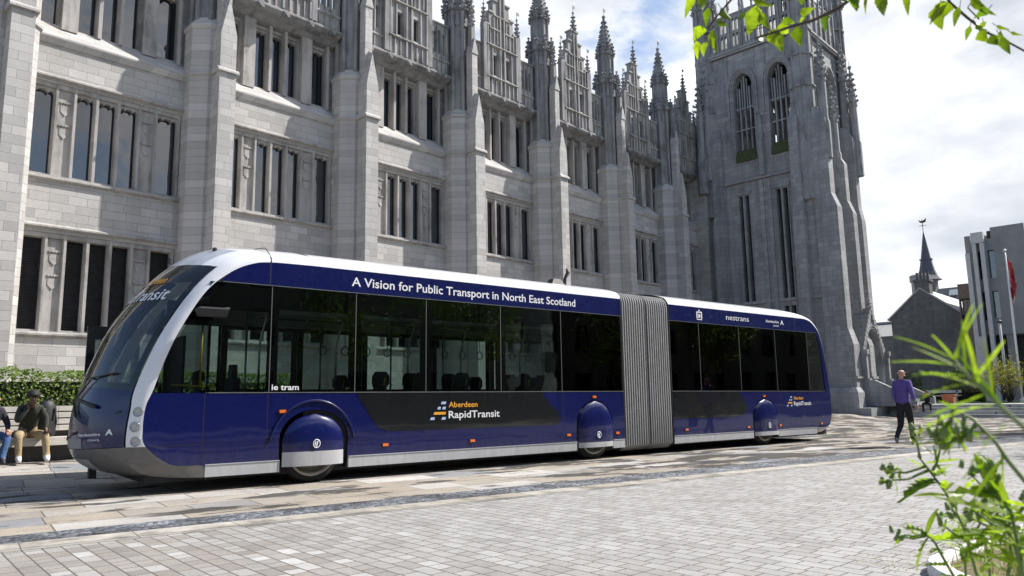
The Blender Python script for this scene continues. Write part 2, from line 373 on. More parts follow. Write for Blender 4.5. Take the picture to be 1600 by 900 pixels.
    c1 = nmix(n, 1, c1, nramp(n, c, [(0.3, (0.86, 0.86, 0.86)), (0.7, (1.12, 1.12, 1.12))]), 'MULTIPLY')
    sp = nnoise(n, v, 3.6, 2, 0.5); sp = nmath(n, 'MULTIPLY', nmath(n, 'SUBTRACT', sp, 0.74), 40, clamp=True)
    c1 = nmix(n, nmath(n, 'MULTIPLY', sp, 0.5), c1, (0.1, 0.09, 0.08))
    c3 = nmix(n, nmath(n, 'MULTIPLY', b.outputs['Fac'], 0.88), c1, (0.085, 0.07, 0.055))
    L(n, c3, p.inputs['Base Color']); p.inputs['Roughness'].default_value = 0.8; p.inputs['Specular IOR Level'].default_value = 0.3
    hh = nmath(n, 'ADD', nmath(n, 'MULTIPLY', b.outputs['Fac'], -1.0), nmath(n, 'MULTIPLY', c, 0.35)); nbump(n, p, hh, 0.5, 0.008)

    m, n, p, o = newmat('rough_setts')
    v = ncoord(n, 'Object', rot=(0, 0, R(10)))
    vo = n.nodes.new('ShaderNodeTexVoronoi'); vo.inputs['Scale'].default_value = 17; L(n, v, vo.inputs['Vector'])
    a = nnoise(n, v, 1.3, 7, 0.7); e = nnoise(n, v, 26, 5, 0.7)
    c1 = nramp(n, vo.outputs['Color'], [(0, (0.05, 0.053, 0.06)), (0.5, (0.12, 0.125, 0.14)), (1, (0.26, 0.27, 0.29))])
    c1 = nmix(n, 1, c1, nramp(n, a, [(0.36, (0.32, 0.32, 0.32)), (0.62, (1.5, 1.5, 1.5))]), 'MULTIPLY')
    c1 = nmix(n, 1, c1, nramp(n, e, [(0.3, (0.45, 0.45, 0.45)), (0.7, (1.5, 1.5, 1.5))]), 'MULTIPLY')
    L(n, c1, p.inputs['Base Color']); p.inputs['Roughness'].default_value = 0.6
    nbump(n, p, nmath(n, 'ADD', nmath(n, 'MULTIPLY', vo.outputs['Distance'], -1), e), 0.9, 0.03)

    for nm, c0, c9 in (('pale_kerb_stone', (0.33, 0.295, 0.24), (0.44, 0.41, 0.36)), ('gutter_stone', (0.17, 0.165, 0.15), (0.36, 0.34, 0.30)), ('plaza_stone', (0.40, 0.395, 0.38), (0.48, 0.475, 0.46)), ('white_kerb_stone', (0.60, 0.59, 0.56), (0.72, 0.71, 0.69))):
        m, n, p, o = newmat(nm)
        v = ncoord(n, 'Object', rot=(0, 0, R(10)))
        b = n.nodes.new('ShaderNodeTexBrick'); L(n, v, b.inputs['Vector']); b.inputs['Scale'].default_value = 1
        b.inputs['Brick Width'].default_value = 0.92; b.inputs['Row Height'].default_value = 3.0; b.inputs['Mortar Size'].default_value = 0.006
        b.inputs['Color1'].default_value = (*c0, 1); b.inputs['Color2'].default_value = (*c9, 1); b.inputs['Mortar'].default_value = (0.12, 0.11, 0.1, 1)
        a = nnoise(n, v, 2.5, 8, 0.68)
        L(n, nmix(n, 1, b.outputs['Color'], nramp(n, a, [(0.34, (0.42, 0.41, 0.40)), (0.5, (0.92, 0.92, 0.92)), (0.68, (1.2, 1.2, 1.2))] if 'kerb_stone' in nm and nm[0] == 'p' or nm[0] == 'g' else [(0.3, (0.72, 0.72, 0.72)), (0.7, (1.2, 1.2, 1.2))]), 'MULTIPLY'), p.inputs['Base Color'])
        p.inputs['Roughness'].default_value = 0.75; nbump(n, p, nnoise(n, v, 25, 5, 0.7), 0.35, 0.008)
    m, n, p, o = newmat('dry_soil')
    v = ncoord(n); a = nnoise(n, v, 5, 8, 0.7); c = nnoise(n, v, 60, 4, 0.7)
    c1 = nramp(n, a, [(0.3, (0.16, 0.12, 0.07)), (0.5, (0.26, 0.21, 0.13)), (0.7, (0.20, 0.19, 0.08))])
    L(n, nmix(n, 1, c1, nramp(n, c, [(0.3, (0.5, 0.5, 0.5)), (0.7, (1.4, 1.4, 1.4))]), 'MULTIPLY'), p.inputs['Base Color']); p.inputs['Roughness'].default_value = 0.95
    nbump(n, p, c, 0.9, 0.03)
ground_mats()
FLAG = MATS['flagstones']; PAV = MATS['concrete_pavers']; SETT = MATS['rough_setts']; KERB = MATS['pale_kerb_stone']; GUT = MATS['gutter_stone']; PLAZ = MATS['plaza_stone']; WK = MATS['white_kerb_stone']; SOIL = MATS['dry_soil']

# one ground sheet out to the horizon
xs = [-900, -120, -30]+[-24+3*i for i in range(28)]+[60, 140, 1500]; ys = [-900, -120, -30, -15, -8, -2, 3, 8, 13.2, 13.75, 14.3, 14.85, 15.4, 22, 30, 60, 140, 1500]
g = MB(); g.grid([[(x, y, gz(x, y)) for x in xs] for y in ys], sm=False)
tag(g.build('ground', FLAG), kind='structure')

# lines of the kerb band on the ground: y at a given x
def yA(x): return 8.55 - 0.178*(x-1.85)          # far edge of the dark setts
def yB(x): return 8.02 - 0.197*(x-1.75)          # near edge
def yC(x): return yB(x) - 0.32                   # pale kerb
def yD(x): return yC(x) - 0.12                   # gutter
def strip(name, f0, f1, mat, lift, x0=-30, x1=45, edge=False):
    b = MB(); n = 60; rows = [[], []]
    for i in range(n+1):
        x = x0+(x1-x0)*i/n
        rows[0].append((x, f0(x), gz(x, f0(x))+lift)); rows[1].append((x, f1(x), gz(x, f1(x))+lift))
    b.grid(rows, sm=False); return tag(b.build(name, mat), kind='structure')
strip('dark_sett_road', yB, yA, SETT, 0.004)
strip('pale_kerb', yC, yB, KERB, 0.008)
strip('gutter_path', yD, yC, GUT, 0.006)
strip('pavement', lambda x: -14.0, yD, PAV, 0.004)

# planting bed near the camera: rounded white kerb, dry soil and grass
def bedpath():
    P = []; a0 = Vector((6.05, 1.66)); dr = Vector((0.992, -0.128)); nr = Vector((-0.128, -0.992))
    c = a0+Vector((0.0, -0.9))
    for i in range(10):
        th = R(180-i*9.2); P.append(c+Vector((math.cos(th)*0.95, math.sin(th)*0.9)))
    P = [Vector((c.x-0.95, -3.5)), Vector((c.x-0.95, -1.5))]+P
    for i in range(1, 9): P.append(a0+dr*i*1.3)
    return P
BP = bedpath()
kb = MB(); rows = []
for i, q in enumerate(BP):
    t = (BP[min(i+1, len(BP)-1)]-BP[max(i-1, 0)]).normalized(); nn = Vector((t.y, -t.x))
    def pt(off, z): w = q+nn*off; return (w.x, w.y, gz(w.x, w.y)+z)
    rows.append([pt(0, -0.02), pt(0.0, 0.075), pt(0.012, 0.09), pt(0.13, 0.09), pt(0.14, 0.07), pt(0.14, -0.02)])
kb.grid(rows, sm=False); tag(kb.build('bed_kerb', WK), kind='structure')
so_ = MB(); poly = [(q.x+0.05, q.y-0.1) for q in BP]+[(16, -3.5)]
so_.plate(poly, [], 0.0, 0.055, lambda u, v, t: (u, v, gz(u, v)+t)); tag(so_.build('bed_ground', SOIL), kind='structure')

# steps up to the plaza, seen beyond the bus
st = MB()
for i in range(4):
    z1 = -0.24+0.1725*(i+1); x = 46.0+0.42*i
    st.box(x, x+0.44, -14, 15.7-0.05*i, -0.6, z1-0.03); st.box(x-0.03, x+0.45, -14, 15.72-0.05*i, z1-0.03+0.001, z1)
tag(st.build('steps', PLAZ), kind='structure')
pz = MB(); pz.box(47.66, 130, -60, 60, -0.6, 0.445); tag(pz.build('plaza_pavement', PLAZ), kind='structure')
GRASSM = plain('lawn', (0.06, 0.10, 0.025), 0.9, bump=0.8, scale=12, var=0.2)
lw = MB(); lw.box(50.2, 57.0, -20, 15.0, 0.40, 0.47); tag(lw.build('lawn', GRASSM), kind='structure')
# ------------------------------------------------------------------ the long granite college front
PITCHX = 5.93; YW = 24.70; YF = 23.20
college = empty('college_building', (4.87, YW, 0), 0, 'long pale granite gothic college front with stepped gables and crocketed spires behind the bus', 'building')
def loc(b, name, mats, sharp=None):       # geometry is modelled in local coordinates of the college
    b.v = [(x-4.87, y-YW, z) for x, y, z in b.v]
    return b.build(name, mats, college, sharp=sharp)
def cusped(x0, x1, z0, z1):
    """light with a small cusped head (u, v) counter-clockwise"""
    w = x1-x0; m = (x0+x1)/2; h = 0.12
    return [(x0, z0), (x1, z0), (x1, z1-h), (x1-w*0.05, z1-h*0.25), (x1-w*0.16, z1-h*0.1), (x1-w*0.25, z1-h*0.75), (x1-w*0.34, z1-h*0.15), (m, z1), (x0+w*0.34, z1-h*0.15), (x0+w*0.25, z1-h*0.75), (x0+w*0.16, z1-h*0.1), (x0+w*0.05, z1-h*0.25), (x0, z1-h)]
def rect(x0, x1, z0, z1): return [(x0, z0), (x1, z0), (x1, z1), (x0, z1)]
LIGHTS = [(0.36, 0.98), (1.61, 2.09), (2.24, 2.73), (2.88, 3.37), (4.03, 4.65)]
b0 = 4.87
protos = []
# wall of one bay
w = MB()
w.plate(rect(b0-0.62, b0+5.30, -0.5, 12.40), [rect(b0+0.24, b0+4.77, 3.42, 6.36), rect(b0+0.24, b0+4.77, 8.12, 11.02)], YW, YW+0.5, fXZ)
w.box(b0-0.62, b0+5.3, YW+0.45, YW+0.95, 12.40, 13.02)     # under upper windows
w.plate(rect(b0-0.62, b0+5.30, 13.02, 16.0), [rect(b0+0.24, b0+4.77, 13.08, 15.62)], YW+0.45, YW+0.9, fXZ)
w.prism([(YW-0.14, 12.40), (YW-0.14, 12.46), (YW+0.449, 13.06), (YW+0.449, 12.40)], b0-0.3, b0+5.2, 'x')
w.prism([(YW-0.05, 12.22), (YW-0.14, 12.40), (YW+0.2, 12.401), (YW+0.1, 12.22)], b0-0.3, b0+5.2, 'x')
protos.append(loc(w, 'wall', GRAN))
# string courses
for (z, pr, ht) in ((6.50, 0.13, 0.12), (11.14, 0.13, 0.13), (3.30, 0.12, 0.14), (7.98, 0.12, 0.14)):
    w = MB(); hood = z in (6.50, 11.14)
    if hood: w.prism([(YW-pr, z), (YW-pr, z+ht*0.4), (YW+0.0, z+ht), (YW+0.02, z+ht), (YW+0.02, z-0.05)], b0+0.10, b0+4.84, 'x')
    else: w.prism([(YW-pr, z), (YW-pr, z+0.05), (YW+0.26, z+ht+0.02), (YW+0.26, z-0.06), (YW, z-0.06)], b0+0.10, b0+4.84, 'x')
    protos.append(loc(w, 'string_course', CARV))
w = MB(); w.prism([(YW-0.10, 1.2), (YW-0.10, 1.25), (YW+0.02, 1.40), (YW+0.02, 1.1)], b0-0.3, b0+5.2, 'x'); protos.append(loc(w, 'string_course', CARV))
# windows: stone frame with five lights; three storeys
def window(z0, z1, yp, row):
    w = MB(); holes = [cusped(b0+a, b0+c, z0+0.05, z1-0.22) if row > 1 else rect(b0+a, b0+c, z0+0.05, z1-0.15) for a, c in LIGHTS]
    w.plate(rect(b0+0.241, b0+4.769, z0, z1), holes, yp+0.12, yp+0.34, fXZ)
    for x, wd in ((0.245, 0.10), (0.99, 0.11), (1.49, 0.11), (2.105, 0.12), (2.745, 0.12), (3.38, 0.11), (3.91, 0.11), (4.66, 0.10)):      # mullions standing proud of the panel
        w.prism([(b0+x, yp+0.119), (b0+x+0.02, yp+0.02), (b0+x+wd-0.02, yp+0.02), (b0+x+wd, yp+0.119)], z0+0.001, z1-0.002, 'z')
    w.box(b0+0.25, b0+4.76, yp+0.04, yp+0.119, z1-0.14, z1-0.003)
    if row < 3:
        for c in (1.30, 3.705):                                        # little carved shields high on the blind panels
            for zz in (z1-0.62, z1-1.35):
                w.add([(b0+c-0.13, yp+0.104, zz), (b0+c+0.13, yp+0.104, zz), (b0+c+0.13, yp+0.104, zz-0.2), (b0+c, yp+0.09, zz-0.34), (b0+c-0.13, yp+0.104, zz-0.2),
                       (b0+c-0.13, yp+0.12, zz), (b0+c+0.13, yp+0.12, zz), (b0+c+0.13, yp+0.12, zz-0.2), (b0+c, yp+0.12, zz-0.34), (b0+c-0.13, yp+0.12, zz-0.2)],
                      [(0, 1, 2, 3, 4), (0, 5, 6, 1), (1, 6, 7, 2), (2, 7, 8, 3), (3, 8, 9, 4), (4, 9, 5, 0)])
                for k in range(4):
                    w.cbox((b0+c-0.12+0.08*k, yp+0.105, zz+0.09), Vector((1, 0, 1)).normalized(), Vector((0, 1, 0)), Vector((-1, 0, 1)).normalized(), 0.035, 0.03, 0.035)
    fr = loc(w, 'window', CARV)
    gl = MB()
    for a, c in LIGHTS:
        y = yp+0.30
        gl.box(b0+a-0.03, b0+c+0.03, y, y+0.015, z0+0.02, z1-0.1)
    pane = loc(gl, 'pane', LOUV if row == 1 else WGLASS); pane.parent = fr
    fm = MB()
    for a, c in LIGHTS:
        y = yp+0.255; zt = z1-0.2
        fm.box(b0+a+0.001, b0+a+0.03, y, y+0.03, z0+0.06, zt); fm.box(b0+c-0.03, b0+c-0.001, y, y+0.03, z0+0.06, zt)
        fm.box(b0+a+0.03, b0+c-0.03, y, y+0.03, z0+0.06, z0+0.09)
        if row == 1:
            k = z0+0.12
            while k < zt: fm.cbox((b0+(a+c)/2, y+0.02, k), Vector((1, 0, 0)), Vector((0, 0.8, 0.6)), Vector((0, -0.6, 0.8)), (c-a)/2-0.03, 0.018, 0.004); k += 0.07
    fmo = loc(fm, 'casement', DARK); fmo.parent = fr
    return fr
protos += [window(3.42, 6.36, YW, 1), window(8.12, 11.02, YW, 2), window(13.08, 15.62, YW+0.45, 3)]
w = MB()       # broad pilasters between the upper lights
for x in (1.06, 3.46): w.box(b0+x, b0+x+0.45, YW+0.22, YW+0.449, 12.9, 15.75)
for x in (0.20, 4.60): w.box(b0+x, b0+x+0.12, YW+0.25, YW+0.449, 12.9, 15.75)
w.box(b0+2.11, b0+2.22, YW+0.30, YW+0.46, 13.0, 15.7); w.box(b0+2.75, b0+2.86, YW+0.30, YW+0.46, 13.0, 15.7)
protos.append(loc(w, 'pilaster', CARV))
# corbel table
YG = 24.40
w = MB()
w.prism([(YW+0.45, 15.62), (YW+0.2, 15.66), (YW+0.02, 15.80), (YG+0.06, 15.88), (YG-0.10, 16.0), (YG-0.10, 16.08), (YG+0.0, 16.16), (YG+0.3, 16.16), (YW+0.6, 16.10), (YW+0.6, 15.62)], b0+0.0, b0+4.9, 'x')
for x in (0.35, 1.35, 2.4, 3.45, 4.45):
    for dz, r in ((15.95, 0.13),):
        w.cbox((b0+x, YG-0.03, dz), Vector((1, 0, 0)), Vector((0, 1, 0)), Vector((0, 0, 1)), r, 0.11, 0.10); w.cbox((b0+x, YG-0.09, dz+0.02), Vector((.7, 0, .7)), Vector((0, 1, 0)), Vector((-.7, 0, .7)), r*0.7, 0.10, r*0.7)
protos.append(loc(w, 'corbel_course', TURR))
# finial with crockets
def finial(w, cx, cy, z0, z1, r, n=4, k=4):
    H = z1-z0
    w.ring(cx, cy, [(r, z0), (r*0.62, z0+H*0.4), (r*0.16, z0+H*0.93)], 6)
    for j in range(n):
        f = (j+0.35)/n; z = z0+H*f*0.85; rr_ = r*(1-0.8*f*0.9)
        for q in range(k):
            a = 2*math.pi*q/k+(j % 2)*math.pi/k
            w.cbox((cx+math.cos(a)*rr_*1.15, cy+math.sin(a)*rr_*1.15, z), Vector((math.cos(a), math.sin(a), 0.5)).normalized(), Vector((-math.sin(a), math.cos(a), 0)), Vector((-0.5*math.cos(a), -0.5*math.sin(a), 1)).normalized(), r*0.42, r*0.26, r*0.24)
    w.ring(cx, cy, [(r*0.1, z1-H*0.12), (r*0.5, z1-H*0.07), (r*0.42, z1-H*0.02), (r*0.05, z1)], 6)
def vane(w, cx, cy, z, h=0.5, mi=1):
    w.tube([(cx, cy, z-0.05), (cx, cy, z+h)], 0.012, 5, mi); w.box(cx+0.012, cx+0.2, cy-0.006, cy+0.006, z+h*0.55, z+h*0.95, mi)
# stepped gable
gx = b0+2.42
w = MB()
outl = [(-1.05, 16.16), (1.05, 16.16), (1.05, 19.65), (0.86, 19.65), (0.86, 20.38), (0.58, 20.38), (0.58, 21.08), (0.30, 21.08), (0.30, 21.75), (-0.30, 21.75), (-0.30, 21.08), (-0.58, 21.08), (-0.58, 20.38), (-0.86, 20.38), (-0.86, 19.65), (-1.05, 19.65)]
holes = [rect(gx-0.60, gx-0.30, 17.12, 18.18), rect(gx+0.30, gx+0.60, 17.12, 18.18)]
for x, z0, z1 in ((-0.17, 18.85, 20.6), (0.0, 18.85, 21.2), (0.17, 18.85, 20.6)): pass
w.plate([(gx+a, z) for a, z in outl], holes, YG, YG+0.34, fXZ)
def rib(x, z0, z1, wd=0.06, pr=0.07, y=YG): w.box(gx+x-wd/2, gx+x+wd/2, y-pr, y-0.0015, z0, z1)
for x in (-1.02, -0.14, 0.14, 1.02): rib(x, 16.17, 19.6 if abs(x) > 0.5 else 21.6, 0.07, 0.10)
for x in (-0.76, -0.45, 0.45, 0.76): rib(x, 16.2, 16.92, 0.05)
for x in (-0.84, -0.56, -0.32, 0.32, 0.56, 0.84): rib(x, 18.78, min(20.3, 19.62+(0.95-abs(x))*1.4), 0.045)
for x in (-0.68, 0.68, -0.22, 0.22): rib(x, 17.0, 18.6, 0.05)
def sill(z, x0, x1, pr=0.13): w.prism([(YG-pr, z), (YG-pr, z+0.04), (YG-0.002, z+0.14), (YG-0.002, z-0.04)], gx+x0, gx+x1, 'x')
for z in (16.93, 18.60): sill(z, -1.08, 1.08)
sill(19.5, -0.82, -0.16, 0.1); sill(19.5, 0.16, 0.82, 0.1); sill(20.25, -0.55, 0.55, 0.1)
for a, c, z in ((0.84, 1.10, 19.65), (0.56, 0.90, 20.38), (0.28, 0.62, 21.08), (-0.34, 0.34, 21.75)):
    for s_ in ((1, -1) if a > 0 else (1,)):
        x0, x1 = sorted((gx+a*s_, gx+c*s_)); w.box(x0, x1, YG-0.07, YG+0.41, z+0.001, z+0.09)
gab = loc(w, 'gable', CARVG); protos.append(gab)
w = MB()
for x in (-0.45, 0.45): w.box(gx+x-0.16, gx+x+0.16, YG+0.2, YG+0.215, 17.1, 18.2)
p_ = loc(w, 'pane', WGLASS); p_.parent = gab
for x, zt, zf, r in ((-1.2, 19.7, 20.75, 0.13), (1.2, 19.7, 20.75, 0.13), (0, 21.84, 23.0, 0.15)):
    w = MB(); z0 = 16.16 if abs(x) > 1 else 21.84
    hw = 0.12
    w.box(gx+x-hw, gx+x+hw, YG-0.09, YG+0.16, z0, zt+0.001); finial(w, gx+x, YG+0.035, zt, zf, r, 4)
    vane(w, gx+x, YG+0.035, zf, 0.42)
    f_ = loc(w, 'pinnacle', [TURR, DARK]); f_.parent = gab
# low pierced parapets on both sides of the gable
for x0, x1 in ((b0+0.0, gx-1.33), (gx+1.33, b0+4.9)):
    w = MB(); c = (x0+x1)/2; hl = [cusped(c+q*0.27-0.075, c+q*0.27+0.075, 17.1, 18.15+(0.15 if q == 0 else 0)) for q in (-1, 0, 1)]
    w.plate(rect(x0, x1, 16.16, 18.55), hl, YG+0.12, YG+0.32, fXZ)
    w.box(x0, x1, YG+0.06, YG+0.38, 18.551, 18.63); w.prism([(YG+0.04, 16.75), (YG+0.04, 16.8), (YG+0.119, 16.9), (YG+0.119, 16.7)], x0, x1, 'x')
    for q in (-1.5, -0.5, 0.5, 1.5): w.box(c+q*0.27-0.025, c+q*0.27+0.025, YG+0.07, YG+0.119, 16.2, 18.5)
    protos.append(loc(w, 'parapet', CARVG))
# buttress at the left end of a bay
bx0, bx1 = b0-0.58, b0; bc = (bx0+bx1)/2
w = MB()
w.box(bx0, bx1, YF, YF+0.72, -0.5, 12.34)
w.box(bx0-0.05, bx1+0.05, YF-0.06, YF+0.71, -0.5, 1.2); w.taper(bx0-0.05, bx1+0.05, YF-0.06, YF+0.71, 1.2001, bx0, bx1, YF, YF+0.71, 1.36)
w.prism([(YF-0.09, 12.34), (YF-0.09, 12.40), (YF+0.0, 12.50), (YF+0.72, 12.50), (YF+0.72, 12.34)], bx0-0.08, bx1+0.08, 'x')
w.box(bx0+0.01, bx1-0.01, YF+0.02, YF+0.72, 12.5, 13.75)
w.add([(bx0+0.01, YF+0.02, 13.75), (bx1-0.01, YF+0.02, 13.75), (bx1-0.01, YF+0.72, 13.75), (bx0+0.01, YF+0.72, 13.75), (bc, YF+0.05, 15.1), (bc, YF+0.62, 15.5)], [(0, 1, 4), (1, 2, 5, 4), (2, 3, 5), (3, 0, 4, 5), (0, 3, 2, 1)])
w.box(bc-0.17, bc+0.17, YF+0.32, YF+0.72, 13.7, 17.2)
w.add([(bc-0.2, YF+0.28, 17.2), (bc+0.2, YF+0.28, 17.2), (bc+0.2, YF+0.74, 17.2), (bc-0.2, YF+0.74, 17.2), (bc, YF+0.3, 18.0), (bc, YF+0.72, 18.0)], [(0, 1, 4), (1, 2, 5, 4), (2, 3, 5), (3, 0, 4, 5), (0, 3, 2, 1)])
butt = loc(w, 'buttress', GRAN)
w = MB(); w.box(bc-0.11, bc+0.11, YF+0.40, YF+0.64, 17.6, 18.6); finial(w, bc, YF+0.52, 18.6, 19.9, 0.14, 5)
f_ = loc(w, 'pinnacle', TURR); f_.parent = butt
# octagonal turret behind it
tx, ty = bc-0.10, 24.55
w = MB()
w.ring(tx, ty, [(0.80, -0.5), (0.80, 12.3), (0.88, 12.36), (0.88, 12.44), (0.79, 12.54), (0.79, 14.05), (0.85, 14.12), (0.85, 14.2), (0.60, 14.55)], 8)
w.ring(tx, ty, [(0.84, -0.5), (0.84, 1.2), (0.801, 1.36)], 8)
turb = loc(w, 'turret', GRAN)
w = MB()
w.ring(tx, ty, [(0.56, 14.4), (0.56, 20.1), (0.44, 20.3), (0.44, 21.9)], 8)
for k in range(8):
    a = math.pi/8+k*math.pi/4; c_, s_ = math.cos(a), math.sin(a)
    w.ring(tx+0.60*c_, ty+0.60*s_, [(0.11, 14.3), (0.095, 14.6), (0.095, 19.6)], 6)
    finial(w, tx+0.66*c_, ty+0.66*s_, 19.45, 20.35, 0.16, 3, 4)
    w.ring(tx+0.44*c_, ty+0.44*s_, [(0.075, 20.1), (0.075, 21.5)], 6); finial(w, tx+0.47*c_, ty+0.47*s_, 21.35, 22.15, 0.13, 3, 4)
    a2 = k*math.pi/4; w.add([(tx+0.57*math.cos(a2)+0.13*math.sin(a2)*q, ty+0.57*math.sin(a2)-0.13*math.cos(a2)*q, 18.7) for q in (-1, 1)]+[(tx+0.6*math.cos(a2), ty+0.6*math.sin(a2), 19.5)]+[(tx+0.48*math.cos(a2), ty+0.48*math.sin(a2), 18.7)], [(0, 1, 2), (0, 2, 3), (1, 3, 2)])
sh = loc(w, 'shaft', TURR); sh.parent = turb
w = MB(); w.ring(tx, ty, [(0.42, 21.85), (0.24, 22.9), (0.05, 23.95)], 8)
for j in range(6):
    z = 22.1+j*0.29; r_ = 0.40-0.058*j
    for k in range(8):
        a = math.pi/8+k*math.pi/4; w.cbox((tx+r_*math.cos(a), ty+r_*math.sin(a), z), Vector((math.cos(a), math.sin(a), .4)).normalized(), Vector((-math.sin(a), math.cos(a), 0)), Vector((-.4*math.cos(a), -.4*math.sin(a), 1)).normalized(), 0.07, 0.04, 0.04)
w.ring(tx, ty, [(0.04, 23.8), (0.12, 23.9), (0.10, 23.98), (0.02, 24.05)], 6); vane(w, tx, ty, 24.0, 0.5)
sp_ = loc(w, 'spire', [TURR, DARK]); sp_.parent = turb
# repeat the bay along the street
for n in range(-1, 7):
    if n == 0: continue
    for o in protos+[butt, turb]:
        if n == 6 and o.name.startswith('pin'): continue
        copy_tree(o, college, (PITCHX*n, 0, 0))
w = MB(); w.box(b0-PITCHX-1, b0+40.2, YW+0.9, YW+14, 15.6, 16.0); w.prism([(YW+1.5, 16.0), (YW+7.5, 18.4), (YW+13.5, 16.0)], b0-PITCHX-1, b0+39.9, 'x')
w.box(b0-PITCHX-1, b0-PITCHX-0.62, YW+0.0, YW+14, -0.5, 16.0); w.box(b0-PITCHX-0.6, b0+39.9, YW+13.5, YW+14, -0.5, 15.6)
loc(w, 'roof', plain('slate_roof', (0.10, 0.105, 0.115), 0.6, bump=0.4, scale=10))
w = MB(); w.box(b0-PITCHX-0.6, b0+40.2, YW+1.2, YW+1.3, -0.4, 15.5); loc(w, 'inner_wall', BLK)

w = MB(); w.box(b0+39.2, b0+40.6, YW-0.85, YW+0.6, -0.5, 16.3); loc(w, 'end_wall', GRAN)
# ------------------------------------------------------------------ the church tower
TX0, TX1, TY0, TY1 = 44.60, 51.4, 16.80, 23.95
tower = empty('church_tower', (TX0, TY0, 0), 0, 'tall dark granite gothic tower with belfry windows and pinnacled parapet at the far end', 'tower')
def tl(b, name, mats, parent=None):
    b.v = [(x-TX0, y-TY0, z) for x, y, z in b.v]; o = b.build(name, mats, parent or tower); return o
def parch(c, hw, z0, zs, za, n=7):
    """pointed arch outline"""
    pts = [(c-hw, z0), (c+hw, z0)]
    for i in range(n+1):
        t = i/n; pts.append((c+hw*math.cos(t*math.pi/2)**0.9 if i < n else c, zs+(za-zs)*math.sin(t*math.pi/2)))
    for i in range(n-1, -1, -1):
        t = i/n; pts.append((c-hw*math.cos(t*math.pi/2)**0.9, zs+(za-zs)*math.sin(t*math.pi/2)))
    return pts
belf = [(21.0, 0.70), (18.57, 0.70)]
def face(fn, off, flip=False, sgn=1):
    """one tower face: wall plate, belfry tracery, lancets. u runs along the face from 16.8 to 23.95, t depth inwards"""
    w = MB(); holes = [parch(c, hw, 16.9, 21.3, 22.5) for c, hw in belf]
    for c in (21.40, 18.83):
        for q in (-1, 1): holes += [rect(c+q*0.22-0.14, c+q*0.22+0.14, 7.1, 14.1), rect(c+q*0.22-0.14, c+q*0.22+0.14, 1.8, 6.6)]
    w.plate(rect(TY0, TY1, -0.6, 24.1), holes, 0.0, 0.7, fn)
    for c, hw in belf:              # arch mouldings
        for k, (e, pr) in enumerate(((0.10, -0.07), (0.24, -0.13))):
            o_ = parch(c, hw+e+0.10, 19.4, 21.35, 22.5+e+0.16); i_ = parch(c, hw+e, 19.38, 21.3, 22.5+e)
            ring_ = o_[1:]+[o_[0]]; inn = i_[1:]+[i_[0]]
            for a in range(len(ring_)-1):
                p0, p1, q0, q1 = ring_[a], ring_[a+1], inn[a], inn[a+1]
                w.add([fn(p0[0], p0[1], pr), fn(p1[0], p1[1], pr), fn(q1[0], q1[1], pr), fn(q0[0], q0[1], pr), fn(p0[0], p0[1], 0.003), fn(p1[0], p1[1], 0.003), fn(q1[0], q1[1], 0.003), fn(q0[0], q0[1], 0.003)],
                      [(0, 1, 2, 3), (0, 4, 5, 1), (3, 2, 6, 7)])
    def bx(u0, u1, z0, z1, t0, t1): w.plate(rect(u0, u1, z0, z1), [], t0, t1, fn)
    for z, p_ in ((15.0, 0.13), (24.0, 0.20), (6.9, 0.08)): bx(TY0-0.05, TY1+0.05, z, z+0.16, -p_, -0.002)
    bx(TY0-0.05, TY1+0.05, 24.16, 24.3, -0.28, -0.002)
    bx(19.72, 20.0, 15.17, 17.6, -0.42, -0.004); w.plate([(19.72, 17.6), (20.0, 17.6), (19.93, 19.2), (19.79, 19.2)], [], -0.26, -0.004, fn)
    bx(20.0+0.0, 20.25, 0, 14.9, -0.12, -0.003); bx(19.5, 19.75, 0, 14.9, -0.12, -0.003)
    for c in (21.40, 18.83):
        bx(c-0.05, c+0.05, 1.8, 14.6, -0.05, 0.3); bx(c-0.55, c+0.55, 14.2, 14.35, -0.1, -0.002); bx(c-0.46, c-0.4, 1.8, 14.2, -0.06, -0.002); bx(c+0.4, c+0.46, 1.8, 14.2, -0.06, -0.002)
    for u in (17.6, 18.0, 19.35, 20.1, 22.0, 22.3): bx(u-0.04, u+0.04, 22.6 if 17.8 < u < 22 else 17.5, 23.98, -0.06, -0.002)
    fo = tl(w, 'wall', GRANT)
    for c, hw in belf:
        w = MB()
        for q in (-0.33, 0.0, 0.33): w.plate(rect(c+q*hw*1.5-0.05, c+q*hw*1.5+0.05, 16.9, 21.6 if q else 22.4), [], 0.25, 0.45, fn)
        for q in (-0.75, -0.25, 0.25, 0.75): w.plate(rect(c+q*hw-0.03, c+q*hw+0.03, 20.0, 21.7 if abs(q) > .5 else 22.2), [], 0.28, 0.42, fn)
        for z in (18.6, 20.1): w.plate(rect(c-hw, c+hw, z, z+0.10), [], 0.24, 0.46, fn)
        wo_ = tl(w, 'belfry_window', TCARV)
        w = MB(); w.plate([(c-hw, 16.4), (c+hw, 16.4), (c+hw, 16.9), (c-hw, 16.9)], [], -0.10, -0.004, fn); w.plate([(c-hw, 16.9), (c+hw, 16.9), (c+hw*0.9, 17.15), (c-hw*0.9, 17.15)], [], -0.06, 0.5, fn)
        mo = tl(w, 'mossy_sill', MOSS, wo_); mo.matrix_parent_inverse = Matrix.Identity(4)
    w = MB()
    for c in (21.40, 18.83):
        w.plate(rect(c-0.40, c+0.40, 1.7, 14.2), [], 0.42, 0.45, fn)
    tl(w, 'lancet_glazing', WGLASS)
    # pierced parapet
    w = MB(); hs = []; u = TY0+0.75
    while u < TY1-0.75:
        for q in (0, 1): hs.append(cusped(u+q*0.26, u+q*0.26+0.15, 24.6, 25.5)); hs.append(cusped(u+q*0.26, u+q*0.26+0.15, 25.7, 26.6))
        u += 0.86
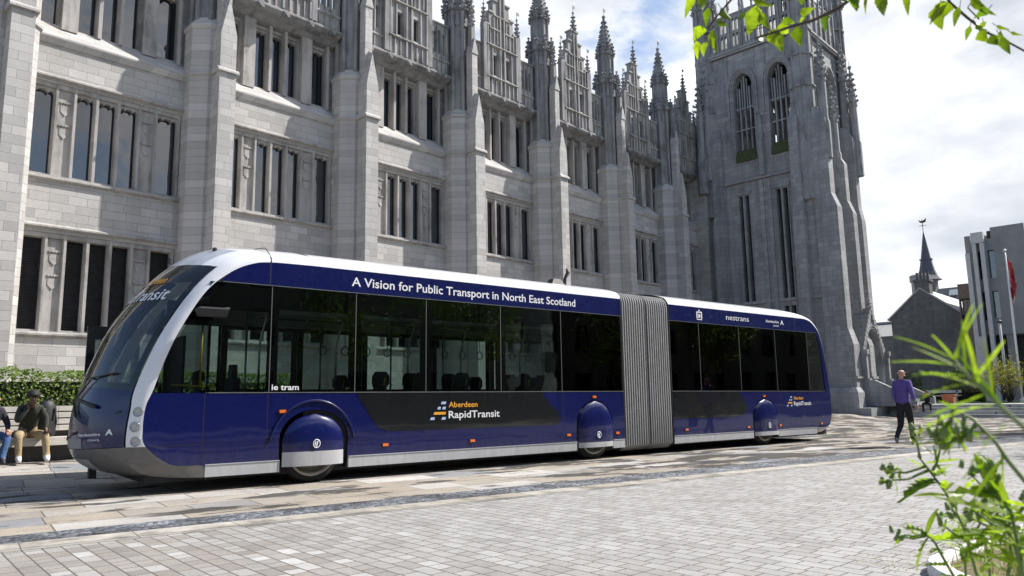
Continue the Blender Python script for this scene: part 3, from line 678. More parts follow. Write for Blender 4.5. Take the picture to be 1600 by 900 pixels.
    w.plate(rect(TY0+0.3, TY1-0.3, 24.3, 26.85), hs, -0.05, 0.2, fn)
    u = TY0+0.53
    while u < TY1-0.4:
        w.plate(rect(u-0.06, u+0.06, 24.3, 27.3), [], -0.14, -0.052, fn); w.plate([(u-0.09, 27.3), (u+0.09, 27.3), (u, 28.2)], [], -0.14, 0.04, fn); u += 0.86
    w.plate(rect(TY0+0.3, TY1-0.3, 26.851, 26.95), [], -0.09, 0.24, fn)
    tl(w, 'parapet', TCARV)
cxm = (TX0+TX1)/2; cym = (TY0+TY1)/2; sx = (TX1-TX0-0.012)/(TY1-TY0)
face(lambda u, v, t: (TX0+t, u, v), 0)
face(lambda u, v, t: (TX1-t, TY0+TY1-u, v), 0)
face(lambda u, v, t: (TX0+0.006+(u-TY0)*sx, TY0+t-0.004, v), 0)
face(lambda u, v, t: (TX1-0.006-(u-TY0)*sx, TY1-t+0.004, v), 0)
w = MB(); w.box(TX0+0.7, TX1-0.7, TY0+0.7, TY1-0.7, 15.3, 15.5); w.box(TX0+0.3, TX1-0.3, TY0+0.3, TY1-0.3, 24.0, 24.25); tl(w, 'floor', BLK)
# corner buttresses
def butt_stage(w, x0, x1, y0, y1, z0, z1, sx0=0, sx1=0, sy0=0, sy1=0):
    w.box(x0, x1, y0, y1, z0, z1-0.9); w.taper(x0, x1, y0, y1, z1-0.8999, x0+sx0, x1-sx1, y0+sy0, y1-sy1, z1)
for (x0, x1) in ((44.45, 45.25), (47.1, 47.75), (49.6, 50.3)):      # towards the street
    w = MB(); mid = x0 > 46 and x0 < 49
    yo = 0.35 if x0 < 49 else 0.75
    butt_stage(w, x0-0.08, x1+0.08, 14.85+yo, TY0-0.01, -0.5, 4.9, 0.08, 0.08, 0.35-yo*.3); w.box(x0-0.14, x1+0.14, 14.75+yo, TY0-0.015, 2.0, 2.14); w.box(x0-0.12, x1+0.12, 14.72+yo, TY0-0.016, 0.75, 0.95)
    butt_stage(w, x0, x1, 15.2+yo*.8, TY0-0.011, 4.9, 13.2, 0.04, 0.04, 0.45-yo*.4)
    butt_stage(w, x0+0.04, x1-0.04, 15.65+yo*.4, TY0-0.012, 13.2, 18.8 if not mid else 16.5, 0.1, 0.1, 0.5)
    tl(w, 'buttress', GRANT)
for (y0, y1) in ((17.35, 18.0), (22.6, 23.35)):                        # towards the college
    w = MB()
    butt_stage(w, 43.75, TX0-0.01, y0-0.05, y1+0.05, -0.5, 5.2, 0.2, 0, .05, .05); butt_stage(w, 43.95, TX0-0.011, y0, y1, 5.2, 13.0, 0.15, 0, .03, .03); butt_stage(w, 44.1, TX0-0.012, y0+0.03, y1-0.03, 13.0, 19.0, 0.4, 0, .1, .1)
    tl(w, 'buttress', GRANT)
# corner turrets with long pinnacles
for cx_, cy_ in ((TX0+0.35, TY0+0.35), (TX0+0.3, TY1-0.3), (TX1-0.35, TY0+0.35), (TX1-0.3, TY1-0.3)):
    w = MB(); w.ring(cx_, cy_, [(0.72, 13.0), (0.72, 24.0), (0.80, 24.1), (0.80, 24.35), (0.62, 24.6), (0.62, 28.4), (0.7, 28.5), (0.3, 29.3), (0.05, 32.5)], 8)
    for k in range(8):
        a = math.pi/8+k*math.pi/4; w.ring(cx_+0.68*math.cos(a), cy_+0.68*math.sin(a), [(0.09, 18.5), (0.09, 28.0)], 5); finial(w, cx_+0.7*math.cos(a), cy_+0.7*math.sin(a), 27.9, 29.2, 0.17, 3)
        for z in (20.3, 22.4, 26.2): w.cbox((cx_+0.70*math.cos(a+.39), cy_+0.70*math.sin(a+.39), z), Vector((math.cos(a+.39), math.sin(a+.39), 0)), Vector((-math.sin(a+.39), math.cos(a+.39), 0)), Vector((0, 0, 1)), 0.08, 0.2, 0.05)
    tl(w, 'corner_turret', TCARV)
# free-standing pinnacles on the buttress heads
for cx_, cy_, z0, z1 in ((44.85, 15.95, 17.4, 23.4), (50.3, 15.95, 17.4, 23.2), (43.95, 23.9, 16.6, 22.8), (44.35, 23.55, 17.5, 24.6), (50.3, 16.5, 19.5, 25.0), (47.4, 16.3, 16.0, 21.0)):
    w = MB(); w.ring(cx_, cy_, [(0.34, z0-2), (0.34, z0+0.3), (0.27, z0+0.5), (0.25, z0+(z1-z0)*0.48), (0.31, z0+(z1-z0)*0.5), (0.31, z0+(z1-z0)*0.53)], 8); finial(w, cx_, cy_, z0+(z1-z0)*0.53, z1, 0.27, 6)
    w.box(cx_-0.03, cx_+0.7, cy_-0.05+0.0, cy_+0.05, z0+(z1-z0)*0.25, z0+(z1-z0)*0.28)
    w.tube([(cx_, cy_, z1-0.02), (cx_, cy_, z1+0.3)], 0.02, 5)
    tl(w, 'pinnacle', TCARV)
# plinth
w = MB(); w.box(43.6, 44.62, 14.9, 24.0, -0.5, 1.2); w.taper(43.6, 44.62, 14.9, 24.0, 1.2001, 43.9, 44.62, 15.1, 24.0, 1.5); w.box(43.3, 46.0, 14.2, 16.0, -0.5, 0.34)
tl(w, 'plinth', GRANT)
# gabled porch with a pointed arch facing the street
w = MB()
PX0, PX1, PY = 45.7, 49.3, 15.15; pc = (PX0+PX1)/2
w.plate([(PX0, 0.4), (PX1, 0.4), (PX1, 3.7), (pc, 6.2), (PX0, 3.7)], [parch(pc, 1.3, 0.42, 3.0, 5.0)], PY, PY+0.35, fXZ)
w.box(PX0, PX0+0.3, PY+0.35, TY0, 0.4, 3.6); w.box(PX1-0.3, PX1, PY+0.35, TY0, 0.4, 3.6)
for k in range(9):        # stepped stone slates
    f = k/9; z = 3.62+2.5*f; hw = (PX1-PX0)/2*(1-f)+0.12
    for s_ in (-1, 1):
        xa, xb = sorted((pc+s_*hw, pc+s_*(hw-0.36))); w.box(xa, xb, PY-0.08, TY0-0.01, z, z+0.32)
w.box(pc-0.12, pc+0.12, PY-0.1, TY0-0.01, 6.12, 6.3); finial(w, pc, PY+0.05, 6.3, 7.0, 0.13, 3)
for x in (PX0-0.15, PX1+0.15):
    w.box(x-0.18, x+0.18, PY-0.35, PY+0.2, 0.3, 2.0); w.box(x-0.13, x+0.13, PY-0.25, PY+0.2, 2.0, 3.4); w.cbox((x, PY-0.15, 3.55), Vector((1, 0, 0)), Vector((0, 1, 0)), Vector((0, 0, 1)), 0.16, 0.18, 0.14)
for i, (e, pr) in enumerate(((0.12, -0.05), (0.26, -0.09))):
    fo = parch(pc, 1.3+e, 0.42, 3.0, 5.0+e); fi = parch(pc, 1.3+e-0.07, 0.42, 3.0, 5.0+e-0.07)
    for a in range(1, len(fo)-1):
        w.add([(fo[a][0], PY+pr, fo[a][1]), (fo[a+1][0], PY+pr, fo[a+1][1]), (fi[a+1][0], PY+pr, fi[a+1][1]), (fi[a][0], PY+pr, fi[a][1]), (fo[a][0], PY, fo[a][1]), (fo[a+1][0], PY, fo[a+1][1]), (fi[a+1][0], PY, fi[a+1][1]), (fi[a][0], PY, fi[a][1])], [(0, 1, 2, 3), (0, 4, 5, 1), (3, 2, 6, 7)])
porch = tl(w, 'porch', TCARV)
w = MB(); w.box(pc-1.2, pc+1.2, TY0-0.35, TY0-0.2, 0.4, 4.9)
for k in range(-5, 6): w.box(pc+k*0.2-0.01, pc+k*0.2+0.01, TY0-0.37, TY0-0.351, 0.5, 4.8)
tl(w, 'door', plain('oak_door', (0.05, 0.035, 0.022), 0.7, bump=0.4), porch)
w = MB()
for x in (45.5, 49.45):
    w.prism([(PY-0.3, 0.4), (PY-2.6, 0.4), (PY-2.6, 0.85), (PY-0.6, 1.9), (PY-0.3, 1.9)], x-0.15, x+0.15, 'x')
for k in range(5): w.box(45.66, 49.29, PY-0.3-0.4*(5-k), PY-0.3, 0.44, 0.5+0.17*k+0.1)
tl(w, 'porch_stair', GRANT)
# ------------------------------------------------------------------ the articulated bus (s along, w across, z up)
bus = bpy.data.objects.new('articulated_bus', None); COL.objects.link(bus)
bm_ = Matrix.Identity(4)
for i in range(3): bm_[i][0] = BD[i]; bm_[i][1] = BN[i]; bm_[i][2] = BU[i]; bm_[i][3] = BA[i]
bus.matrix_world = bm_
tag(bus, 'long navy blue articulated bus with white arched front pillar and concertina joint', 'bus')
BW = 2.45
def side(fn_w):          # plate mapper: (u=s, v=z, t=depth inwards)
    return lambda u, v, t: (u, fn_w(t), v)
NEAR = side(lambda t: t); FAR = side(lambda t: BW-t)
def P(b, name, mats, parent=None, sharp=None, weld=False, label=None):
    o = b.build(name, mats, parent or bus, sharp=sharp, weld=weld)
    if label: o['label'] = label
    return o
def arc(cx, cz, rx, rz, a0, a1, n=14):
    return [(cx+rx*math.cos(R(a0+(a1-a0)*i/n)), cz+rz*math.sin(R(a0+(a1-a0)*i/n))) for i in range(n+1)]
PIN = [(-1.57, .20), (-1.57, .36), (-2.0, .40), (-2.34, .66), (-2.39, .90), (-2.37, 1.20), (-2.29, 1.42), (-2.13, 1.92), (-1.95, 2.34), (-1.64, 2.87), (-1.30, 3.18), (-1.0, 3.33), (-.70, 3.385), (0, 3.40)]
CS = [(-2.0, .22), (-2.3, .28), (-2.5, .42), (-2.56, .66), (-2.56, .90), (-2.53, 1.16), (-2.5, 1.42), (-2.34, 1.89), (-2.14, 2.34), (-1.82, 2.87), (-1.47, 3.26), (-1.1, 3.47), (-.70, 3.54), (0, 3.56)]
CC = [(-2.35, .22), (-2.72, .30), (-2.95, .44), (-3.06, .62), (-3.08, .88), (-3.05, 1.20), (-2.97, 1.50), (-2.83, 1.93), (-2.66, 2.36), (-2.34, 2.87), (-1.93, 3.33), (-1.55, 3.60), (-1.15, 3.71), (-.3, 3.75)]
def cr(P_, t):
    n = len(P_)-1; i = min(int(t), n-1); f = t-i; p1, p2 = P_[i], P_[i+1]; p0 = P_[max(i-1, 0)]; p3 = P_[min(i+2, n)]
    return tuple(0.5*((2*p1[k])+(-p0[k]+p2[k])*f+(2*p0[k]-5*p1[k]+4*p2[k]-p3[k])*f*f+(-p0[k]+3*p1[k]-3*p2[k]+p3[k])*f**3) for k in (0, 1))
def front(q, t, off=0.0):
    a, c = cr(CS, t), cr(CC, t); k = abs(q)**2.3
    return Vector((c[0]+(a[0]-c[0])*k - off, BW/2+q*(BW/2-.12), c[1]+(a[1]-c[1])*k))
NQ = 28
def front_piece(t0, t1, q0=-1.0, q1=1.0, inset=0.0, n=None):
    n = n or max(2, int((t1-t0)*5)); b = MB()
    b.grid([[front(q0+(q1-q0)*k/NQ, t0+(t1-t0)*j/n, -inset) for k in range(NQ+1)] for j in range(n+1)]); return b
def pin_piece(b, t0, t1, cs=CS, pin=PIN, far=False, n=None, mi=0, cc=None):
    n = n or max(2, int((t1-t0)*6)); rows = []
    for j in range(n+1):
        t = t0+(t1-t0)*j/n; a, c = cr(cs, t), cr(pin, t); row = []
        for k in range(6):
            f = k/5; wv = 0.12*(1-f)**1.9
            fb = f if f < 1 else 1
            row.append((a[0]+(c[0]-a[0])*fb, BW-wv if far else wv, a[1]+(c[1]-a[1])*(fb**1.0)))
        rows.append(row)
    b.grid(rows, mi); return b
# bumper, front panel, windscreen
b = front_piece(0, 3); pin_piece(b, 0, 3); pin_piece(b, 0, 3, far=True); bump_ = P(b, 'bumper', GREYP, weld=True)
b = front_piece(3.03, 6.0, -0.985, 0.985); fp = P(b, 'front_panel', BLUE, weld=True)
b = front_piece(6.03, 9.96, -0.93, 0.93); ws = P(b, 'windscreen', FGLASS, weld=True)
# black surround of the screen
b = MB()
for q0, q1 in ((-0.99, -0.93), (0.93, 0.99)):
    b.grid([[front(q0+(q1-q0)*k/3, 5.98+(10.0-5.98)*j/24, 0.002) for k in range(4)] for j in range(25)])
b.grid([[front(-0.93+1.86*k/NQ, 5.98+0.22*j/3, 0.003) for k in range(NQ+1)] for j in range(4)])
b.grid([[front(-0.93+1.86*k/NQ, 9.30+0.72*j/4, 0.003) for k in range(NQ+1)] for j in range(5)])
sr = P(b, 'screen_surround', BLACKG, ws, weld=True)
# white arch: pillar both sides, roof front and roof
for far in (False, True): b = MB(); pin_piece(b, 3, 13, far=far, n=70); P(b, 'front_pillar', WHITE, weld=True, sharp=50)
b = front_piece(10.0, 13, n=16)
rr_ = [[(s, BW/2+(k/NQ*2-1)*(BW/2-.12), (3.75+(3.56-3.75)*abs(k/NQ*2-1)**2.3)) for k in range(NQ+1)] for s in (-.02, 2, 4, 7.10)]
b.grid(rr_)
for far in (0, 1): b.grid([[(s, (BW-.12*(1-f/5)**1.9) if far else .12*(1-f/5)**1.9, 3.56-0.16*(f/5)) for f in range(6)] for s in (0, 3.5, 7.10)])
P(b, 'roof', WHITE, weld=True, sharp=50)
# the arched glass-line inset on the roof cap (grey visor over the screen)
b = front_piece(10.02, 11.5, -0.80, 0.80, inset=-0.006); P(b, 'roof_visor', plain('visor_grey', (0.42, 0.45, 0.50), 0.35, coat=0.5))
# ---- rear section shell
CSR = [(8.72, 3.56), (11, 3.56), (13.6, 3.56), (14.12, 3.56), (14.84, 3.49), (15.26, 3.31), (15.49, 2.95), (15.69, 2.12), (15.80, 1.21), (15.76, .57), (15.50, .27), (14.9, .20)]
PNR = [(8.72, 3.40), (11, 3.40), (13.6, 3.40), (14.1, 3.40), (14.77, 3.38), (15.15, 3.22), (15.41, 2.92), (15.63, 2.11), (15.75, 1.21), (15.71, .59), (15.44, .38), (14.9, .37)]
CCR = [(8.72, 3.75), (11, 3.75), (13.6, 3.75), (14.2, 3.74), (15.0, 3.66), (15.5, 3.42), (15.72, 2.98), (15.9, 2.12), (15.98, 1.21), (15.95, .57), (15.7, .27), (14.9, .2)]
def rear(q, t):
    a, c = cr(CSR, t), cr(CCR, t); k = abs(q)**2.3
    return (c[0]+(a[0]-c[0])*k, BW/2+q*(BW/2-.12), c[1]+(a[1]-c[1])*k)
def rear_piece(t0, t1, b=None, q0=-1, q1=1):
    n = max(2, int((t1-t0)*5)); b = b or MB(); b.grid([[rear(q0+(q1-q0)*k/NQ, t0+(t1-t0)*j/n) for k in range(NQ+1)] for j in range(n+1)]); return b
b = rear_piece(0, 5); pin_piece(b, 0, 9, CSR, PNR, n=60); pin_piece(b, 0, 9, CSR, PNR, far=True, n=60); P(b, 'roof', WHITE, weld=True, sharp=50)
b = rear_piece(5, 9); P(b, 'rear_panel', BLUE, weld=True)
b = rear_piece(9, 11); pin_piece(b, 9, 11, CSR, PNR); pin_piece(b, 9, 11, CSR, PNR, far=True); P(b, 'rear_bumper', SILV, weld=True)
JOINT = plain('joint_reflection', (0.085, 0.085, 0.088), 0.6)  # joint strips lightened: reflections between the panes put into their colour
# ---- side panels, windows, skirts on both sides
def archhole(cx, half, ztop, z0=0.36):
    return [(cx+half, z0)]+[p for p in arc(cx, z0+(ztop-z0)*0.42, half, (ztop-z0)*0.58, 0, 180, 16)]+[(cx-half, z0)]
pinlow = [cr(PIN, 1+(6-0.12-1)*i/22) for i in range(23)]      # from (-1.57,.36) round up to z 1.38
pintop = [cr(PIN, 9.5+3.5*i/14) for i in range(15)]
winpin = [cr(PIN, 6-0.0+(9.5-6)*i/16) for i in range(17)]
W1, W2, W3 = 0.06, 6.22, 12.42
SPL = ((-1.6, -.67), (-.67, .75), (.75, 2.11), (2.11, 3.77), (3.77, 5.32), (5.32, 7.10))
SPR = ((8.74, 9.82), (9.82, 11.45), (11.45, 13.08), (13.08, 14.68))
for S in ((NEAR, 0), (FAR, 1)):
    fn, far = S; e = 0.0
    b = MB()
    low = list(pinlow)+[(7.10, 1.375), (7.10, 0.37)]+[(W2+.52, .37)]+archhole(W2, .52, 1.20)[1:-1]+[(W2-.52, .37)]+[(W1+.58, .37)]+archhole(W1+.02, .565, 1.12)[1:-1]+[(W1-.54, .37), (-1.50, .355)]
    b.plate(low, [], 0.0, 0.03, fn); P(b, 'side_panel', BLUE)
    b = MB(); b.plate([(-1.45, 3.03), (7.10, 3.03), (7.10, 3.398)]+[(x, z-0.004) for x, z in reversed(pintop)][1:-2]+[(-1.35, 3.13)], [], 0.0, 0.03, fn); P(b, 'cantrail', BLUE)
    b = MB()
    rim = [(x-0.003, z-0.003) for x, z in [cr(PNR, 2+(10-2)*i/40) for i in range(41)]]
    o_ = rim+[(14.9, .372), (W3+.56, .372)]+archhole(W3, .56, 1.18)[1:-1]+[(W3-.56, .372), (8.74, .372), (8.74, 1.375), (15.50, 1.355), (15.46, 1.9), (15.36, 2.6), (15.22, 3.02), (8.74, 3.03), (8.74, 3.397)]
    b.plate(o_, [], 0.0, 0.03, fn); P(b, 'side_panel', BLUE)
    # skirts
    for s0, s1 in ((-1.55, -.47), (.66, 5.69), (6.74, 7.10), (8.74, 11.85), (12.98, 14.88)):
        zb = .20; b = MB()
        b.plate([(s0, zb), (s1, zb), (s1, .362), (s0, .362)], [], -0.004, 0.05, fn); b.plate([(s0, .364), (s1, .364), (s1, .378), (s0, .378)], [], -0.012, 0.02, fn)
        P(b, 'skirt', SILV)
    b = MB(); b.plate([(-1.55, 1.379), (7.10, 1.379), (7.10, 1.391), (-1.55, 1.391)], [], -0.006, 0.01, fn); b.plate([(8.74, 1.379), (15.45, 1.362), (15.45, 1.374), (8.74, 1.391)], [], -0.006, 0.01, fn)
    b.plate([(-1.42, 3.018), (7.10, 3.018), (7.10, 3.028), (-1.42, 3.028)], [], -0.006, 0.01, fn); b.plate([(8.74, 3.018), (15.2, 3.018), (15.2, 3.028), (8.74, 3.028)], [], -0.006, 0.01, fn)
    P(b, 'trim_strip', STEEL)
    # windows
    for (s0, s1) in SPL+SPR:
        b = MB(); g_ = 0.007; b.plate(rect(s0+g_, s1-g_, 1.393, 3.015), [], 0.003, 0.011, fn); wn = P(b, 'window', BGLASS)
        b = MB(); m_ = 0.16 if s0 > 0 or s1 < 0.8 else 0.2
        m_ -= .04; zt = 2.66 if not far else 2.55; zb = 1.42 if not far else 1.48
        if s0 < -1: hole = rect(s0+.05, s1-.05, 1.42, 2.6)
        else: hole = rect(s0+m_, s1-m_, zb, zt)
        b.plate(rect(s0+g_, s1-g_, 1.393, 3.015), [hole], 0.014, 0.02, fn); P(b, 'frit_border', BLACKG, wn)
    b = MB(); dv = [(x+0.01, z) for x, z in winpin if 1.393 < z < 3.0]; b.plate([(-1.607, 3.0)]+[(x+.03, z) for x, z in reversed(dv)]+[(-1.607, 1.393)], [], 0.003, 0.011, fn); wn = P(b, 'window', BGLASS)
    b = MB(); b.plate([(14.687, 1.393), (15.45, 1.38), (15.42, 1.9), (15.32, 2.6), (15.19, 3.012), (14.687, 3.015)], [], 0.003, 0.012, fn); P(b, 'window', BLACKG)
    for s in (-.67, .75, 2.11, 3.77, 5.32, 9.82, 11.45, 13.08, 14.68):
        b = MB(); b.plate(rect(s-.0065, s+.0065, 1.394, 3.014), [], 0.001, 0.012, fn); P(b, 'pane_joint_glint', JOINT)
    # dark lower glazing
    b = MB(); b.plate([(.78, 1.372), (.95, 1.12), (1.12, .88), (1.22, .79), (1.36, .745), (5.05, .735), (5.22, .78), (5.27, .88), (5.18, 1.0), (5.0, 1.12), (4.85, 1.27), (4.8, 1.372)], [], -0.004, -0.0005, fn)
    P(b, 'lower_glazing', BLACKG)
    b = MB(); b.plate([(8.745, 1.372), (8.745, .75), (11.0, .75), (11.5, .80), (11.66, .95), (11.5, 1.15), (11.3, 1.372)], [], -0.004, -0.0005, fn); P(b, 'lower_glazing', BLACKG)
    # wheel covers
    for cx_, hw, z1, big in ((W1, .50, 1.05, 0), (W2, .50, 1.18, 1), (W3, .54, 1.16, 1)):
        b = MB(); z0 = .27 if not big else .25; zs = .49 if not big else .385; rows = []
        for j in range(19):
            z = z0+(z1-z0)*(j/18 if j < 18 else 0.9985); f = max(0.0, (z-z0)/(z1-z0)); zz = max(0.0, (f-0.42)/0.58); h = hw*math.sqrt(max(0.0, 1-zz**2.1)); row = []
            for k in range(19):
                u = k/9-1; bl = (0.10 if not big else 0.085)*(1-abs(u)**3.0)*(1-zz**2.5)**0.6+0.012
                row.append(fn(cx_+u*h, z, -bl))
            rows.append(row)
        k_ = max(1, [i for i, r_ in enumerate(rows) if r_[0][2] <= zs][-1])
        b.grid(rows[k_:]); wc = P(b, 'wheel_cover', BLUE)
        b = MB(); b.grid([[(p[0], p[1]-(0.003 if not far else -0.003), p[2]) for p in r_] for r_ in rows[:k_+1]])
        P(b, 'lower_rim', SILV, wc)
        # round emblem: ring with a slash
        b = MB(); zc = .60 if not big else .50; wv = -0.128 if not big else -0.108
        b.tube([fn(cx_+.055*math.cos(i*math.pi/10), zc+.062*math.sin(i*math.pi/10), wv) for i in range(21)], 0.008, 5, caps=False)
        b.plate([(cx_-.012, zc-.045), (cx_+.008, zc-.045), (cx_+.03, zc+.045), (cx_+.01, zc+.045)], [], wv-0.004, wv+0.004, fn); b.plate([(cx_-.035, zc-.01), (cx_-.02, zc-.03), (cx_-.005, zc+.035), (cx_-.02, zc+.04)], [], wv-0.003, wv+0.004, fn)
        P(b, 'emblem', TXTW, wc)
        if not big:
            b = MB(); b.tube([fn(cx_+.70*math.cos(R(a)), .52+.74*math.sin(R(a)), -0.012) for a in range(12, 170, 6)], 0.022, 6); P(b, 'arch_flare', BLUE, wc)
        b = MB(); ah = archhole(cx_, hw+.06 if not big else hw+.03, 1.11 if not big else z1+.03, .2)
        b.plate([(cx_-hw-.25, .2), (cx_-hw-.25, 1.32), (cx_+hw+.25, 1.32), (cx_+hw+.25, .2)], [], 0.5, 0.52, fn)
        rows = [[fn(x, z, 0.03) for x, z in ah], [fn(x, z, 0.5) for x, z in ah]]; b.grid(rows); P(b, 'wheel_arch', BLK)
        # wheel
        b = MB(); wy = (0.06, 0.34) if not far else (BW-.34, BW-.06); pr = []
        rings = [(0.40, 0.0), (0.47, 0.02), (0.495, 0.06), (0.495, 0.22), (0.47, 0.26), (0.40, 0.28)]; rows = []
        for r_, d_ in rings:
            yy = 0.06+d_; rows.append([fn(cx_+.02+r_*math.cos(2*math.pi*i/36), .497+r_*math.sin(2*math.pi*i/36), yy) for i in range(37)])
        b.grid(rows); wh = P(b, 'wheel', RUB)
        b = MB(); rows = []
        for r_, d_ in ((0.40, 0.065), (0.37, 0.05), (0.34, 0.10), (0.2, 0.13), (0.12, 0.06), (0.001, 0.055)): rows.append([fn(cx_+.02+r_*math.cos(2*math.pi*i/30), .497+r_*math.sin(2*math.pi*i/30), d_) for i in range(31)])
        b.grid(rows)
        for k in range(10):
            a = k*math.pi/5; b.tube([fn(cx_+.02+.16*math.cos(a), .497+.16*math.sin(a), 0.13), fn(cx_+.02+.16*math.cos(a), .497+.16*math.sin(a), 0.09)], 0.014, 6)
        P(b, 'rim', RIMM, wh)
    # markers
    for s, z in ((-.45, 1.10), (1.32, .52), (3.09, .51), (5.46, .52), (6.21, 1.27), (6.87, .51), (9.18, .50), (11.63, .48), (13.06, .48), (12.40, 1.25), (15.14, .47)):
        b = MB(); b.plate([(s-.05, z-.022), (s+.05, z-.022), (s+.05, z+.022), (s-.05, z+.022)], [], -0.022, -0.001, fn); mo = P(b, 'marker_light', ORANGE)
        b = MB(); b.plate([(s-.062, z-.03), (s+.062, z-.03), (s+.062, z+.03), (s-.062, z+.03)], [], -0.007, -0.0008, fn); P(b, 'bezel', DARK, mo)
    # seams
    b = MB()
    for s, z0_, z1_ in ((-1.6, .38, 1.376), (-.68, .38, 1.376), (2.13, .38, .73), (5.34, .38, 1.376), (5.34, .2, .36), (10.0, .38, .75), (13.2, .38, 1.376)): b = MB(); b.plate(rect(s-.004, s+.004, z0_, z1_), [], -0.0012, 0.0, fn); P(b, 'panel_seam', BLK)
    for s, z0_, z1_ in ((-.71, 3.03, 3.40), (14.12, 3.03, 3.40)): b = MB(); b.plate(rect(s-.008, s+.008, z0_, z1_), [], -0.0013, 0.0, fn); P(b, 'panel_seam', BLK)
    b = MB(); b.plate(rect(-2.33, -1.61, .655, .661), [], -0.0012, 0, fn); P(b, 'panel_seam', BLK)
    b = MB(); b.plate(rect(.8, 5.3, .722, .727), [], -0.0012, 0, fn); P(b, 'panel_seam', BLK)
# roof joint ring behind the front arch
b = MB(); b.tube([(-.70, -0.002, 3.39), (-.70, .02, 3.46), (-.70, .13, 3.55)]+[(-.70-.0, .3+i*.31, 3.60+.135*(1-abs((.3+i*.31)/1.225-1)**2.3)) for i in range(7)], 0.007, 5); P(b, 'roof_seam', DARK)
# headlights set in the pillar
dn = Vector((-.53, -.85, 0)); dt = Vector((.85, -.53, 0))
for (s, w_, z, r_) in ((-2.455, .030, 1.13, .062), (-2.485, .030, .93, .062), (-2.465, .030, .735, .062)):
    for far in (0, 1):
        b = MB(); c = Vector((s, w_ if not far else BW-w_, z)); dnn = dn if not far else Vector((dn.x, -dn.y, 0)); dtt = dt if not far else Vector((dt.x, -dt.y, 0)); rows = []
        for rad, o_ in ((r_*1.12, 0.0), (r_, .012), (r_*.9, .006), (r_*.5, .0085), (.001, .010)):
            rows.append([c+dnn*o_+(dtt*math.cos(2*math.pi*i/20)+Vector((0, 0, 1))*math.sin(2*math.pi*i/20))*rad for i in range(21)])
        b.grid(rows); P(b, 'headlight', LAMPG)
# bellows
b = MB(); nf = 22; s0, s1 = 7.10, 8.74; rows = []
def bel(s, ins, zb=.12, zt=3.55):
    a = .02+ins; return [(s, a+.15, zb), (s, a, zb+.12), (s, a, 1.0), (s, a, 1.45), (s, a, 3.0), (s, a+.0, zt-.22-ins), (s, a+.03, zt-.1-ins), (s, a+.14, zt-ins), (s, BW-a-.14, zt-ins), (s, BW-a-.03, zt-.1-ins), (s, BW-a, zt-.22-ins), (s, BW-a, 1.45), (s, BW-a, zb+.12), (s, BW-a-.15, zb)]
for i in range(2*nf+1): rows.append(bel(s0+(s1-s0)*i/(2*nf), 0.0 if i % 2 == 0 else 0.075))
b.grid(rows, sm=False); bl = P(b, 'bellows', BELL)
b = MB()
for i in range(0, 2*nf+1, 2):
    s = s0+(s1-s0)*i/(2*nf); b.tube([Vector(p)+Vector((0, -0.004 if p[1] < 1.2 else 0.004, 0)) for p in bel(s, 0.0)], 0.011, 4)
P(b, 'hoop', plain('bellows_hoop', (0.46, 0.455, 0.44), 0.55, bump=0.2), bl)
b = MB()
for s in (7.115, 7.93, 8.725): b.tube([Vector(p)+Vector((0, -0.004 if p[1] < 1.2 else 0.004, 0)) for p in bel(s, 0.0)], 0.018 if s != 7.93 else 0.014, 6)
P(b, 'end_frame', DARK, bl)
# floor, ceiling, inner structure
b = MB(); b.box(-2.3, 7.1, .12, BW-.12, .16, .34); b.box(8.74, 15.6, .12, BW-.12, .16, .34); b.box(7.1, 8.74, .3, BW-.3, .22, .34); P(b, 'floor', BLK)
b = MB(); b.box(-1.2, 7.08, .04, BW-.04, 2.98, 3.0); b.box(8.76, 15.2, .04, BW-.04, 2.98, 3.0); b.box(-.9, 7.08, .04, .32, 2.62, 2.97); b.box(-.9, 7.08, BW-.32, BW-.04, 2.62, 2.97); b.box(8.76, 15.2, .04, .32, 2.62, 2.97); b.box(8.76, 15.2, BW-.32, BW-.04, 2.62, 2.97); P(b, 'ceiling', INTW)
b = MB(); b.box(-.1, 6.9, .04, .06, .36, 1.42); b.box(-.1, 6.9, BW-.06, BW-.04, .36, 1.42); b.box(8.8, 15.3, .04, .06, .36, 1.42); b.box(8.8, 15.3, BW-.06, BW-.04, .36, 1.42); b.box(14.6, 14.65, .1, BW-.1, .36, 2.95); b.box(-1.62, -1.58, 1.2, BW-.1, .36, 2.3); P(b, 'inner_lining', BLK)
# seats
def seat(s, w_):
    b = MB(); b.box(s, s+.42, w_, w_+.42, .72, .82); b.taper(s+.36, s+.46, w_, w_+.42, .82, s+.46, s+.52, w_+.03, w_+.39, 1.50)
    b.ring(s+.50, w_+.21, [(.10, 1.48), (.15, 1.53), (.15, 1.66), (.10, 1.74)], 8, sm=True); b.box(s+.1, s+.3, w_+.1, w_+.32, .34, .72)
    so2 = P(b, 'seat', SEATF); b = MB(); b.tube([(s+.46, w_+.05, 1.45), (s+.50, w_+.05, 1.62), (s+.50, w_+.12, 1.66)], .012, 5); P(b, 'handle', YEL, so2)
for s in (.9, 1.75, 2.6, 4.1, 4.95, 5.7, 6.4, 9.2, 10.1, 11.0, 11.9, 12.8, 13.7):
    seat(s, .12); seat(s, .56) if (s*10) % 3 > 1 else None
    seat(s+.1, BW-.54)
for s in (-.5, .85, 2.3, 3.5, 5.0, 6.2, 9.5, 10.9, 12.3, 13.6):
    b = MB(); b.tube([(s, .95, .34), (s, .95, 2.2), (s+.06, .85, 2.6), (s+.06, .85, 2.95)], .018, 6); b.tube([(s, 1.6, .34), (s, 1.6, 2.95)], .018, 6)
    P(b, 'grab_pole', STEEL)
b = MB()
